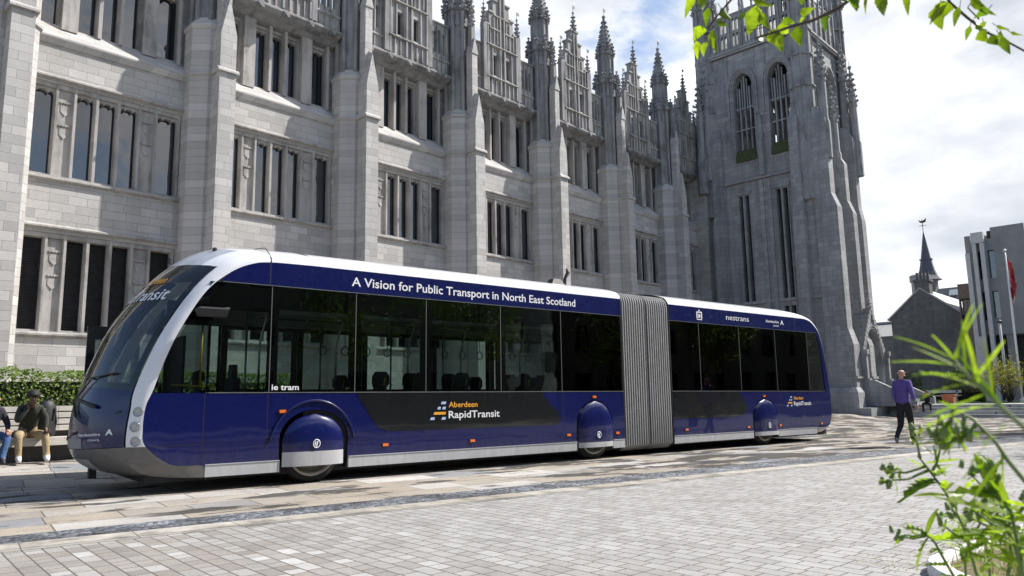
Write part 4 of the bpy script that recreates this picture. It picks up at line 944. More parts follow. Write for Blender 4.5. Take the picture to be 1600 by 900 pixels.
for s in [.6+.42*i for i in range(14)]+[9.3+.5*i for i in range(10)]:
    b.tube([(s, .95, 2.62), (s, .95, 2.2)], .008, 5); b.tube([(s+.07*math.cos(a*math.pi/6), .95, 2.12+.075*math.sin(a*math.pi/6)) for a in range(13)], .010, 5)
b.tube([(-.5, .95, 2.62), (7.0, .95, 2.62)], .016, 6); b.tube([(9, .95, 2.62), (14.4, .95, 2.62)], .016, 6)
P(b, 'hanging_straps', DARK)
# cab: dashboard, wheel, cab partition
b = MB(); b.taper(-2.45, -2.0, .35, BW-.35, .5, -2.38, -2.1, .35, BW-.35, 1.36); P(b, 'dashboard', BLK)
b = MB(); b.tube([(-2.02+.06*math.cos(a*math.pi/9), .80+.22*math.cos(a*math.pi/9), 1.32+.2*math.sin(a*math.pi/9)) for a in range(19)], .016, 6); P(b, 'steering_wheel', DARK)
b = MB(); b.box(-1.5, -1.0, .48, 1.02, .7, .84); b.taper(-1.12, -.98, .5, 1.0, .84, -1.02, -.92, .55, .95, 1.62); b.taper(-1.03, -.93, .66, .84, 1.6, -1.02, -.94, .66, .84, 1.83); b.box(-1.4, -1.1, .6, .9, .34, .7); P(b, 'driver_seat', SEATF)
b = MB(); b.tube([(-1.66, .05, 2.35), (-1.66, .05, 1.45)], .016, 6); b.tube([(-1.72, 2.3, 1.5), (-1.72, 2.3, 2.5), (-1.6, 1.4, 2.5)], .018, 6); b.tube([(-2.05, .06, 1.50), (-1.45, .06, 1.47)], .012, 5); P(b, 'yellow_rail', YEL)
# mirror camera on the near side, open front door on the far side
b = MB(); b.tube([(-1.32, -.01, 2.62), (-1.38, -.14, 2.60), (-1.48, -.24, 2.58)], .02, 6); b.taper(-1.80, -1.44, -.34, -.16, 2.46, -1.84, -1.42, -.36, -.14, 2.56); b.taper(-1.84, -1.42, -.36, -.14, 2.5601, -1.80, -1.46, -.33, -.17, 2.585); P(b, 'mirror_camera', BLK)
b = MB(); fnd = lambda u, v, t: (u, 2.62+t, v)
b.plate(rect(-2.74, -1.95, .55, 2.52), [rect(-2.62, -2.07, .70, 2.30)], 0, .05, fnd); dr_ = P(b, 'door', BLACKG)
b = MB(); b.plate(rect(-2.62, -2.07, .70, 2.30), [], .02, .03, fnd); P(b, 'door_glass', BGLASS, dr_)
# wipers, antenna, roof cameras
def onfront(q, t, off): return front(q, t, off)
b = MB(); b.tube([onfront(-.30, 4.6, .03), onfront(-.10, 5.3, .05), onfront(-.42, 6.25, .05)], [.016, .014, .010], 6); b.tube([onfront(-.78, 6.5, .04), onfront(-.4, 6.3, .045), onfront(.25, 6.45, .04)], .011, 5); b.tube([onfront(-.2, 5.4, .04), onfront(-.62, 5.1, .05), onfront(-.66, 5.05, .05)], [.02, .03, .02], 6)
P(b, 'wiper', DARK)
b = MB(); b.tube([onfront(.12, 3.5, .012), onfront(-.3, 3.9, .012), onfront(-.92, 4.9, .012)], .012, 5); b.tube([onfront(.12, 3.5, .012), onfront(.4, 3.9, .012), onfront(.92, 4.9, .012)], .012, 5); P(b, 'front_crease', DARK)
b = MB(); b.grid([[onfront(-.45+.9*k/10, 3.05+.55*j/3, .006) for k in range(11)] for j in range(4)]); P(b, 'number_plate_recess', plain('plate_grey', (0.25, 0.25, 0.27), 0.5))
b = MB(); b.grid([[onfront(-.50+1.0*k/14, 1.1+1.2*j/4, .010) for k in range(15)] for j in range(5)]); P(b, 'fog_light_panel', plain('lower_grille', (0.42, 0.41, 0.39), 0.4, coat=0.3))
b = MB(); b.cbox(Vector((-2.75, 1.3, .27)), Vector((1, 0, 0)), Vector((0, 1, 0)), Vector((0, 0, 1)), .05, .05, .09); P(b, 'tow_eye', DARK)
b = MB(); b.taper(5.55, 5.95, .50, .75, 3.66, 5.65, 5.85, .55, .7, 3.80); b.tube([(6.0, .6, 3.66), (6.03, .6, 3.85), (6.12, .6, 3.98), (6.08, .6, 4.07)], [.05, .035, .05, .02], 6); P(b, 'antenna', DARK)
for s, w_, z in ((-1.86, 1.3, 3.50), (-1.38, .62, 3.60)):
    b = MB(); b.ring(s, w_, [(.035, z-.06), (.035, z+.03), (.02, z+.045)], 8); P(b, 'roof_camera', DARK)
# ---- lettering
dg = None
def text_mesh(body, bold=0.0):
    cu = bpy.data.curves.new('t', 'FONT'); cu.body = body; cu.size = 1; cu.resolution_u = 3; cu.offset = bold
    o = bpy.data.objects.new('t', cu); COL.objects.link(o); bpy.context.view_layer.update()
    me = bpy.data.meshes.new_from_object(o.evaluated_get(bpy.context.evaluated_depsgraph_get()))
    v = [tuple(p.co) for p in me.vertices]; f = [tuple(p.vertices) for p in me.polygons]
    bpy.data.objects.remove(o); bpy.data.curves.remove(cu); bpy.data.meshes.remove(me); return v, f
def lettering(body, x0, x1, zb, cap, mat, name='lettering', mapf=None, bold=0.012, w_=-0.0035, parent=None):
    v, f = text_mesh(body, bold); xa = min(p[0] for p in v); xb = max(p[0] for p in v)
    k = (x1-x0)/(xb-xa); kz = cap/0.70; b = MB()
    if mapf is None: mapf = lambda x, z: (x, w_, z)
    b.add([mapf(x0+(p[0]-xa)*k, zb+p[1]*kz) for p in v], f)
    o = b.build(name, mat, parent or bus, recalc=False); return o
lettering('A Vision for Public Transport in North East Scotland', .66, 5.74, 3.135, .150, TXTW)
lettering('Aberdeen', 2.58, 3.21, 1.115, .095, TXTO, w_=-0.0065); lettering('RapidTransit', 2.58, 3.72, .925, .125, TXTW, w_=-0.0065)
lettering('nestrans', 10.95, 11.93, 3.165, .14, TXTW, bold=0.0); lettering('Aberdeenshire', 12.70, 13.33, 3.20, .07, TXTW); lettering('COUNCIL', 13.05, 13.33, 3.105, .04, TXTW); lettering('A', 13.40, 13.56, 3.17, .12, TXTW, bold=.03)
lettering('Aberdeen', 13.80, 14.28, 1.145, .085, TXTO); lettering('RapidTransit', 13.80, 14.68, .99, .105, TXTW)
lettering('ie tram', -.63, -.20, 1.425, .085, TXTW, w_=0.001, bold=0.02)
for x0, z0, k, s_ in ((2.19, .90, 1.0, -0.0065), (13.44, .965, .85, -0.003)):
    b = MB(); bo = MB(); fnl = lambda u, v, t: (u, t, v)
    def bar(bb, a, c, z): bb.plate([(x0+a*k, z0+z*k), (x0+c*k, z0+z*k), (x0+(c+.01)*k, z0+(z+.045)*k), (x0+(a+.02)*k, z0+(z+.045)*k)], [], s_-.001, s_, fnl)
    bar(b, .225, .325, .27); bar(b, .15, .215, .18); bar(b, .25, .32, .18); bar(b, .0, .09, .0); bar(b, .235, .32, .0); bar(bo, .07, .32, .09)
    P(b, 'logo_bars', TXTB); P(bo, 'logo_bar', TXTO)
b = MB(); fnl = lambda u, v, t: (u, t, v)      # small crest: shield with towers between supporters
for a, c, z0_, z1_ in ((9.76, 9.80, 3.13, 3.30), (9.94, 9.98, 3.13, 3.30), (9.83, 9.91, 3.15, 3.20), (9.82, 9.845, 3.2, 3.235), (9.858, 9.883, 3.2, 3.25), (9.896, 9.92, 3.2, 3.235), (9.80, 9.94, 3.27, 3.30), (9.77, 9.97, 3.095, 3.12), (9.845, 9.895, 3.31, 3.345)): b.plate(rect(a, c, z0_, z1_), [], -0.004, -0.003, fnl)
P(b, 'crest', TXTW)
# lettering wrapped on the nose and the screen: reads left to right facing the bus
def nose(q0, q1, t0, dt_, off):
    return lambda x, z: tuple(front(q0+(q1-q0)*x, t0+dt_*z, off))
lettering('RapidTransit', 0, 1, 0, .70, TXTW, mapf=nose(.30, -.80, 8.75, .50, .014)); lettering('Aberdeen', 0, 1, 0, .70, TXTO, mapf=nose(-.10, -.58, 9.30, .34, .016))
lettering('Aberdeenshire', 0, 1, 0, .70, TXTW, mapf=nose(-.38, -.74, 3.72, .22, .010)); lettering('A', 0, 1, 0, .70, TXTW, mapf=nose(-.80, -.88, 3.74, .42, .010), bold=.03); lettering('COUNCIL', 0, 1, 0, .70, TXTW, mapf=nose(-.57, -.74, 3.45, .14, .010))
# ------------------------------------------------------------------ people
SKIN = plain('skin', (0.52, 0.30, 0.22), 0.55, var=0.05); DSKIN = plain('dark_skin', (0.10, 0.055, 0.035), 0.5, var=0.08)
PURP = plain('purple_wool', (0.115, 0.075, 0.27), 0.9, bump=0.5, scale=30, var=0.1); BTR = plain('black_trousers', (0.012, 0.012, 0.015), 0.8, bump=0.3, scale=20, var=0.2)
OLIV = plain('olive_jacket', (0.026, 0.030, 0.020), 0.85, bump=0.4, scale=20, var=0.15); KHAK = plain('khaki_cloth', (0.34, 0.26, 0.15), 0.85, bump=0.4, scale=20, var=0.1)
JEAN = plain('blue_denim', (0.04, 0.09, 0.20), 0.85, bump=0.4, scale=30, var=0.15); WSH = plain('white_shoe', (0.62, 0.60, 0.58), 0.6, var=0.05); GSH = plain('grey_shoe', (0.22, 0.20, 0.18), 0.6); DSH = plain('dark_shoe', (0.02, 0.02, 0.025), 0.5)
HAIRM = plain('dark_hair', (0.012, 0.010, 0.009), 0.7, bump=0.6, scale=40, var=0.3); SHIRTW = plain('white_shirt', (0.62, 0.62, 0.62), 0.8)
def figure(name, J, bones, mats, zone, origin, label, group=None, hands=(), face=None, cat='person'):
    """one continuous skinned body. J: joint -> (x, y, z, radius); bones: (a, b, material index)"""
    names = list(J); idx = {k: i for i, k in enumerate(names)}
    me = bpy.data.meshes.new('sk'); me.from_pydata([Vector(J[k][:3]) for k in names], [(idx[a], idx[b]) for a, b, m in bones], [])
    o = bpy.data.objects.new('sk', me); COL.objects.link(o)
    md = o.modifiers.new('s', 'SKIN'); md.use_smooth_shade = True; sb = o.modifiers.new('u', 'SUBSURF'); sb.levels = 3; sb.render_levels = 3
    sv = me.skin_vertices[0].data
    for k in names:
        r = J[k][3]; r = r if isinstance(r, tuple) else (r, r); sv[idx[k]].radius = r
    sv[idx['pelvis']].use_root = True
    bpy.context.view_layer.update()
    em = bpy.data.meshes.new_from_object(o.evaluated_get(bpy.context.evaluated_depsgraph_get()))
    V = [Vector(p.co) for p in em.vertices]; F = [tuple(p.vertices) for p in em.polygons]
    bpy.data.objects.remove(o); bpy.data.meshes.remove(me); bpy.data.meshes.remove(em)
    b = MB(); b.v = [tuple(v) for v in V]
    segs = [(Vector(J[a][:3]), Vector(J[c][:3]), m) for a, c, m in bones]
    for f in F:
        c = sum((V[i] for i in f), Vector())/len(f); best = None
        for p, q, m in segs:
            d = q-p; t = max(0, min(1, (c-p).dot(d)/max(1e-9, d.length_squared))); ds = (c-p-d*t).length
            if best is None or ds < best[0]: best = (ds, m)
        b.f.append(list(f)); b.m.append(best[1]); b.sm.append(True)
    for (wr, dirv, palm, mi, curl) in hands:         # palm, four unequal fingers and a thumb
        wr = Vector(wr); dv = Vector(dirv).normalized(); pn = Vector(palm).normalized(); sdv = dv.cross(pn).normalized()
        b.tube([wr-dv*.02, wr+dv*.02, wr+dv*.06, wr+dv*.095], [.022, .032, .036, .026], 8, mi)
        for k, ln in enumerate((.070, .080, .074, .058)):
            st_ = wr+dv*.075+sdv*(-.030+.020*k); p1 = st_+dv*ln*.45+pn*curl*.3*ln; p2 = p1+dv*ln*.3+pn*curl*.7*ln
            b.tube([st_, p1, p2, p2+(dv*.15+pn*curl*.6)*ln], [.0095, .009, .008, .006], 5, mi)
        t0 = wr+dv*.02-sdv*.028; b.tube([t0, t0-sdv*.03+dv*.025+pn*.01, t0-sdv*.035+dv*.06+pn*.02], [.012, .010, .007], 5, mi)
    if face:
        c, fd, upv, r, mi = face; c = Vector(c); fd = Vector(fd).normalized(); upv = Vector(upv).normalized(); sv_ = fd.cross(upv).normalized()
        b.tube([c+fd*r*.92+upv*.02, c+fd*r*1.12-upv*.015, c+fd*r*.98-upv*.03], [.006, .014, .012], 6, mi)
        for s_ in (-1, 1):
            b.tube([c+sv_*s_*r*.88+upv*.015, c+sv_*s_*r*1.05-upv*.0, c+sv_*s_*r*.9-upv*.03], [.012, .018, .008], 6, mi)
            b.tube([c+fd*r*.90+sv_*s_*.030+upv*.012, c+fd*r*.98+sv_*s_*.030+upv*.012], [.012, .008], 6, len(mats)-1)
        b.tube([c+fd*r*.92-upv*.055-sv_*.022, c+fd*r*1.0-upv*.055, c+fd*r*.92-upv*.055+sv_*.022], [.004, .006, .004], 5, len(mats)-1)
    ob = b.build(name, mats, recalc=False); ob.matrix_world = origin
    return tag(ob, label, cat, group)
def frame(loc, ydir):
    y = Vector((ydir[0], ydir[1], 0)).normalized(); x = Vector((y.y, -y.x, 0)); m = Matrix.Identity(4)
    for i in range(3): m[i][0] = x[i]; m[i][1] = y[i]; m[i][2] = (0, 0, 1)[i]; m[i][3] = loc[i]
    return m
# man in a purple jumper walking away (x to his right, y the way he walks)
H = 1.90
def sc(d, k): return {a: tuple([v[0]*k, v[1]*k, v[2]*k, (tuple(q*k for q in v[3]) if isinstance(v[3], tuple) else v[3]*k)]) for a, v in d.items()}
Jw = sc({'pelvis': (0, 0, .53, (.088, .066)), 'waist': (0, .0, .60, (.082, .062)), 'belly': (0, .005, .68, (.088, .066)), 'chest': (0, .01, .765, (.098, .068)), 'neck': (0, .010, .835, .029), 'jaw': (0, .022, .888, .034), 'skull': (0, .016, .928, (.041, .050)), 'crown': (0, .010, .962, (.030, .036)),
      'sl': (-.085, .01, .800, .042), 'el': (-.122, .02, .64, .030), 'wl': (-.115, .10, .53, .019), 'sr': (.085, .01, .800, .042), 'er': (.130, -.035, .655, .030), 'wr': (.170, -.02, .525, .019),
      'hl': (-.048, 0, .49, .056), 'kl': (-.045, -.02, .275, .039), 'al': (-.050, -.175, .11, .024), 'tl': (-.052, -.145, .045, .019),
      'hr': (.048, .01, .49, .056), 'kr': (.035, .085, .285, .038), 'ar': (.02, .12, .05, .024), 'tr': (.02, .20, .02, .019), 'hel': (-.05, -.20, .085, .021), 'her': (.02, .10, .025, .021)}, H)
Bw = [('pelvis', 'waist', 1), ('waist', 'belly', 1), ('belly', 'chest', 1), ('chest', 'neck', 1), ('neck', 'jaw', 0), ('jaw', 'skull', 0), ('skull', 'crown', 0), ('chest', 'sl', 1), ('sl', 'el', 1), ('el', 'wl', 1), ('chest', 'sr', 1), ('sr', 'er', 1), ('er', 'wr', 1),
      ('pelvis', 'hl', 2), ('hl', 'kl', 2), ('kl', 'al', 2), ('al', 'tl', 3), ('pelvis', 'hr', 2), ('hr', 'kr', 2), ('kr', 'ar', 2), ('ar', 'tr', 3), ('al', 'hel', 3), ('ar', 'her', 3)]
wl = Vector(Jw['wl'][:3]); wr_ = Vector(Jw['wr'][:3])
figure('person', Jw, Bw, [SKIN, PURP, BTR, GSH, HAIRM], None, frame((19.55, 5.66, gz(19.5, 5.7)), (0.99, -0.14)), 'bald man in purple jumper and black trousers walking away past the bus rear', hands=((wl, (0.1, .5, -.8), (.6, .5, 0), 0, .5), (wr_, (.25, .05, -1), (-.8, .3, 0), 0, .4)), face=((0, .02*H, .925*H), (0, 1, 0), (0, 0, 1), .045*H, 0))
# seated pose shared by the two people on the bench and others (y = the way they face)
def seated(k=1.75, lean=.16, la=None, ra=None, kl=(-.11, .26), kr=(.11, .26), feet_l=(-.11, .25), feet_r=(.11, .25), seat=.45, head=(0, .0)):
    s = seat/k; J = {'pelvis': (0, 0, s+.045, (.09, .075)), 'waist': (0, lean*.3, s+.12, (.085, .068)), 'belly': (0, lean*.6, s+.19, (.088, .068)), 'chest': (0, lean, s+.265, (.098, .070)), 'neck': (0, lean*1.25+head[1]*.4, s+.335, .030),
         'jaw': (head[0], lean*1.3+head[1], s+.375, .035), 'skull': (head[0], lean*1.3+head[1]+.01, s+.415, (.042, .050)), 'crown': (head[0], lean*1.28+head[1], s+.445, (.031, .036)),
         'sl': (-.088, lean, s+.295, .042), 'sr': (.088, lean, s+.295, .042),
         'hl': (-.055, .02, s+.035, .058), 'kl': (kl[0], kl[1], s+.035, .042), 'al': (feet_l[0], feet_l[1], .045, .027), 'tl': (feet_l[0], feet_l[1]+.085, .022, .022), 'hel': (feet_l[0], feet_l[1]-.02, .028, .024),
         'hr': (.055, .02, s+.035, .058), 'kr': (kr[0], kr[1], s+.035, .042), 'ar': (feet_r[0], feet_r[1], .045, .027), 'tr': (feet_r[0], feet_r[1]+.085, .022, .022), 'her': (feet_r[0], feet_r[1]-.02, .028, .024)}
    la = la or ((-.14, lean+.04, s+.15), (-.10, .22, s+.09)); ra = ra or ((.14, lean+.04, s+.15), (.10, .22, s+.09))
    J['el'] = (*la[0], .030); J['wl'] = (*la[1], .019); J['er'] = (*ra[0], .030); J['wr'] = (*ra[1], .019)
    return sc(J, k)
GB = gz(3.6, 16)
Js = seated(1.74, .16, la=((-.14, .19, .43), (-.13, .26, .34)), ra=((.12, .24, .41), (.03, .255, .545)), kl=(-.13, .25), kr=(.10, .25), feet_l=(-.16, .22), feet_r=(.08, .22), seat=.42, head=(.0, .075))
figure('person', Js, Bw, [DSKIN, OLIV, KHAK, WSH, HAIRM], None, frame((3.66, 15.60, GB), (-0.12, -1)), 'man in dark olive jacket, khaki trousers and white shoes sitting bowed, hand to face', hands=((Js['wl'][:3], (0, .35, -.9), (.3, .9, 0), 0, .4), (Js['wr'][:3], (-.15, .1, 1), (-.2, -1, 0), 0, .9)), face=((0, (.16*1.3+.075+.01)*1.74, (.42/1.74+.415)*1.74), (0, 1, -.35), (0, .35, 1), .088, 0))
o = bpy.data.objects['person.001']
b = MB(); cx_, cy_, cz_ = 0, (.16*1.3+.075)*1.74, (.42/1.74+.425)*1.74
rows = []
for j in range(7):
    th = R(90-j*17); rows.append([(cx_+.108*math.cos(th)*math.cos(a*math.pi/8), cy_-.012+.118*math.cos(th)*math.sin(a*math.pi/8), cz_+.012+.105*math.sin(th)) for a in range(17)])
b.grid(rows); b.tube([(-.07, cy_+.09, cz_+.03), (0, cy_+.17, cz_+.01), (.07, cy_+.09, cz_+.03)], [.01, .02, .01], 6); b.build('cap', HAIRM, o)
Jg = seated(1.66, .06, kl=(-.09, .27), kr=(.06, .26), feet_l=(-.03, .32), feet_r=(.12, .30), seat=.42)
figure('person', Jg, Bw, [SKIN, plain('navy_top', (0.02, 0.02, 0.03), 0.85), JEAN, DSH, HAIRM], None, frame((3.08, 15.60, GB), (0.12, -1)), 'person in blue jeans and dark shoes sitting on the timber bench', hands=((Jg['wl'][:3], (.1, .9, -.2), (0, 0, -1), 0, .4), (Jg['wr'][:3], (-.1, .9, -.2), (0, 0, -1), 0, .4)), face=((0, (.06*1.3+.01)*1.66, (.42/1.66+.415)*1.66), (0, 1, 0), (0, 0, 1), .084, 0))
o = bpy.data.objects['person.002']; b = MB(); b.ring(0, .10, [(.07, .80), (.105, .98), (.11, 1.1), (.08, 1.2), (.02, 1.24)], 12, sm=True); b.v = [(x, y-.03, z) for x, y, z in b.v]; b.build('hair', HAIRM, o)
# driver in the cab
Jd = seated(1.74, .04, la=((-.14, .14, .42), (-.09, .29, .41)), ra=((.14, .14, .42), (.09, .29, .41)), kl=(-.1, .26), kr=(.1, .26), seat=.50)
dpos = BA+BD*(-1.40)+BN*.78+BU*.36
figure('person', Jd, Bw, [DSKIN, plain('driver_coat', (0.015, 0.016, 0.02), 0.85), BTR, DSH, HAIRM], None, frame(dpos, tuple(-BD)[:2]), 'bus driver in dark clothes seated at the wheel inside the cab', hands=((Jd['wl'][:3], (.2, .9, .1), (0, 0, -1), 0, .9), (Jd['wr'][:3], (-.2, .9, .1), (0, 0, -1), 0, .9)), face=((0, (.04*1.3+.01)*1.74, (.5/1.74+.415)*1.74), (0, 1, 0), (0, 0, 1), .088, 0))
o = bpy.data.objects['person.003']; b = MB(); b.ring(0, .075, [(.09, 1.22), (.10, 1.28), (.08, 1.35), (.02, 1.38)], 12, sm=True); b.build('hair', HAIRM, o)
# someone sitting on the plaza edge, elbows out
Jf = seated(1.70, .05, la=((-.18, .06, .50), (-.10, .12, .58)), ra=((.18, .06, .50), (.10, .12, .58)), seat=.42)
figure('person', Jf, Bw, [SKIN, plain('black_top', (0.012, 0.012, 0.014), 0.85), BTR, DSH, HAIRM], None, frame((46.9, 12.30, .03), (-1, -0.1)), 'dark-clothed person sitting on the plaza steps, hands raised', hands=((Jf['wl'][:3], (.2, .3, .7), (0, 1, 0), 0, .6), (Jf['wr'][:3], (-.2, .3, .7), (0, 1, 0), 0, .6)), face=((0, (.05*1.3+.01)*1.70, (.42/1.70+.415)*1.70), (0, 1, 0), (0, 0, 1), .086, 0))
o = bpy.data.objects['person.004']; b = MB(); b.ring(0, .075, [(.09, 1.05), (.11, 1.13), (.085, 1.21), (.02, 1.24)], 12, sm=True); b.build('hair', HAIRM, o)
# backpack behind the seated man
t = empty('backpack', (3.98, 15.72, GB+.42+.27), 0.2, 'dark backpack standing on the bench beside the man in khaki trousers', 'backpack')
b = MB(); b.ring(0, 0, [(.10, -.27), (.155, -.24), (.165, .05), (.15, .28), (.10, .38), (.03, .41)], 12, sm=True); b.v = [(x, y*.7, z) for x, y, z in b.v]; b.build('bag', plain('black_nylon', (0.018, 0.018, 0.02), 0.6, bump=0.5, scale=18), t)
b = MB(); b.tube([(-.04, -.05, .38), (0, -.06, .46), (.04, -.05, .38)], .012, 6); b.tube([(-.09, -.11, .25), (-.1, -.15, .0), (-.09, -.11, -.2)], .02, 6); b.tube([(.09, -.11, .25), (.1, -.15, .0), (.09, -.11, -.2)], .02, 6); b.build('strap', DARK, t)
b = MB(); b.taper(-.10, .10, -.16, -.10, -.2, -.09, .09, -.15, -.09, .02); b.build('pocket', DARK, t)

# ------------------------------------------------------------------ bench with slatted back, hedge
WOOD = None
m, n, p, o = newmat('weathered_timber'); WOOD = m
v = ncoord(n, 'Object', scale=(0.6, 8, 8)); a = nnoise(n, v, 3, 8, 0.7); c = nnoise(n, ncoord(n), 1.4, 5)
L(n, nmix(n, 1, nramp(n, a, [(0.3, (0.44, 0.41, 0.36)), (0.5, (0.56, 0.525, 0.47)), (0.7, (0.64, 0.61, 0.56))]), nramp(n, c, [(0.3, (.8, .8, .8)), (.7, (1.15, 1.15, 1.15))]), 'MULTIPLY'), p.inputs['Base Color']); p.inputs['Roughness'].default_value = 0.8; nbump(n, p, a, 0.4, 0.006)
BX0, BX1 = -3.0, 9.5
bench = empty('bench', (BX0, 15.55, GB-.02), 0, 'long pale timber bench with slatted back in front of the hedge', 'bench')
for k in range(4):
    b = MB(); z = .55+k*.118; x = 0
    while x < BX1-BX0:
        ln = min(2.4, BX1-BX0-x); b.box(x+.003, x+ln-.003, .24+.015*k, .275+.015*k, z, z+.096); x += 2.4
    b.build('back_slat', WOOD, bench)
for k in range(4):
    b = MB(); x = 0
    while x < BX1-BX0:
        ln = min(2.4, BX1-BX0-x); b.box(x+.003, x+ln-.003, -.20+.11*k, -.10+.11*k, .40, .44); x += 2.4
    b.build('seat_slat', WOOD, bench)
b = MB(); b.box(0, BX1-BX0, -.205, -.17, .30, .398); b.build('apron', WOOD, bench)
b = MB(); b.box(0, BX1-BX0, .0, .5, 0, .39); b.box(0, BX1-BX0, .33, .42, .39, .95)
for k in range(12): b.box(k*1.13, k*1.13+.06, .286, .329, .44, 1.0)
b.build('base', plain('bench_base', (0.10, 0.095, 0.09), 0.85, bump=0.4, scale=8), bench)
def leafmat(name, c0, c1, trans=0.45, rough=0.45):
    m = bpy.data.materials.new(name); m.use_nodes = True; n = m.node_tree; n.nodes.clear(); MATS[name] = m
    o = n.nodes.new('ShaderNodeOutputMaterial'); p = n.nodes.new('ShaderNodeBsdfPrincipled'); t = n.nodes.new('ShaderNodeBsdfTranslucent'); mxs = n.nodes.new('ShaderNodeMixShader')
    g_ = n.nodes.new('ShaderNodeNewGeometry'); ra = g_.outputs['Random Per Island']
    col = nramp(n, ra, [(0, c0), (1, c1)])
    big = nnoise(n, g_.outputs['Position'], 1.7, 3); spot = nnoise(n, g_.outputs['Position'], 70, 4, 0.65); col = nmix(n, 1, col, nramp(n, spot, [(.3, (.62, .60, .55)), (.6, (1.15, 1.12, 1.0))]), 'MULTIPLY'); col = nmix(n, 1, col, nramp(n, big, [(.35, (.75, .75, .75)), (.65, (1.25, 1.25, 1.2))]), 'MULTIPLY')
    L(n, col, p.inputs['Base Color']); p.inputs['Roughness'].default_value = rough; p.inputs['Specular IOR Level'].default_value = 0.45
    L(n, nmix(n, 1, col, (1.5, 1.7, 0.5), 'MULTIPLY'), t.inputs[0]); mxs.inputs[0].default_value = trans; L(n, p.outputs[0], mxs.inputs[1]); L(n, t.outputs[0], mxs.inputs[2]); L(n, mxs.outputs[0], o.inputs[0]); return m
HEDM = leafmat('hedge_leaf', (0.075, 0.125, 0.022), (0.20, 0.28, 0.055), 0.4)
TREEM = leafmat('tree_leaf', (0.055, 0.09, 0.02), (0.15, 0.20, 0.045), 0.4)
DGRN = leafmat('dark_shrub_leaf', (0.03, 0.05, 0.015), (0.07, 0.10, 0.03), 0.3)
YSH = leafmat('yellow_shrub_leaf', (0.12, 0.13, 0.03), (0.30, 0.26, 0.07), 0.4)
TWIG = plain('twig_bark', (0.07, 0.05, 0.035), 0.85, bump=0.5, scale=30)
BARK = plain('tree_bark', (0.13, 0.11, 0.09), 0.9, bump=0.8, scale=14, var=0.2)
def leaf(b, c, nrm, size, asp=0.55, fold=0.25, mi=0):
    nrm = nrm.normalized(); a = nrm.orthogonal().normalized(); th = rnd.random()*6.28; t = a*math.cos(th)+nrm.cross(a)*math.sin(th); s = nrm.cross(t)
    h = size/2; w_ = size*asp/2
    b.add([c-t*h, c-t*h*.2+s*w_-nrm*w_*fold, c+t*h, c-t*h*.2-s*w_-nrm*w_*fold, c+t*h*.45], [(0, 1, 4), (0, 4, 3), (1, 2, 4), (4, 2, 3)], mi)
def hedge(name, x0, x1, y0, y1, z0, z1, n, size, mat, label, core=True, cat='hedge', inner=None):
    t = empty(name, ((x0+x1)/2, (y0+y1)/2, z0), 0, label, cat); cx_, cy_ = (x0+x1)/2, (y0+y1)/2
    b = MB()
    for i in range(n):
        q = rnd.random(); x = rnd.uniform(x0, x1)
        f = noise.noise(Vector((x*1.3, 3.1, 0)))*.10+noise.noise(Vector((x*5.3, 1.1, 0)))*.07; f2 = noise.noise(Vector((x*2.1, 8.1, q*3)))*.07
        if q < .55: y = y0+rnd.random()**2*.22+f2; z = rnd.uniform(z0, z1+f); nr = Vector((rnd.gauss(0, .5), -1, rnd.gauss(.25, .5)))
        elif q < .85: y = rnd.uniform(y0, y1); z = z1+f-rnd.random()**2*.2; nr = Vector((rnd.gauss(0, .5), rnd.gauss(-.2, .5), 1))
        else: y = y1-rnd.random()**2*.2; z = rnd.uniform(z0, z1+f); nr = Vector((rnd.gauss(0, .5), 1, rnd.gauss(.2, .5)))
        leaf(b, Vector((x-cx_, y-cy_, z-z0)), nr, size*rnd.uniform(.6, 1.3))
    b.build('foliage', mat, t, recalc=False)
    b = MB(); 
    for i in range(int((x1-x0)/.25)):
        x = x0+.1+i*.25; p0 = Vector((x-cx_, 0, 0))
        for k in range(3):
            b.tube([p0, p0+Vector((rnd.gauss(0, .08), rnd.gauss(0, .1), (z1-z0)*.5)), p0+Vector((rnd.gauss(0, .15), rnd.gauss(0, .15), (z1-z0)*.85))], [.012, .009, .004], 4)
    b.build('branches', TWIG, t)
    if core:
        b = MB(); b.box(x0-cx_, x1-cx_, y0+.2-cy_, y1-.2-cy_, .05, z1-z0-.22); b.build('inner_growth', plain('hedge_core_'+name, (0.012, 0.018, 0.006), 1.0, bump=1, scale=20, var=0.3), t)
    return t
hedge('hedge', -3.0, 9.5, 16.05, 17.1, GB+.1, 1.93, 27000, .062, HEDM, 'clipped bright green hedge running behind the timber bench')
# ------------------------------------------------------------------ far buildings and plaza furniture
def bld(name, locv, label, cat='building'): return empty(name, locv, 0, label, cat)
CONC = plain('precast_concrete', (0.26, 0.26, 0.26), 0.85, scale=1.2, var=0.06); CONCL = plain('pale_fin_concrete', (0.52, 0.52, 0.52), 0.8, var=0.05); BRN = plain('brown_cladding', (0.17, 0.125, 0.10), 0.8, var=0.08)
SLATE = plain('blue_slate', (0.075, 0.082, 0.10), 0.75, bump=0.5, scale=8, var=0.12); LEADR = plain('pale_slates', (0.33, 0.34, 0.33), 0.6, bump=0.3, scale=8)
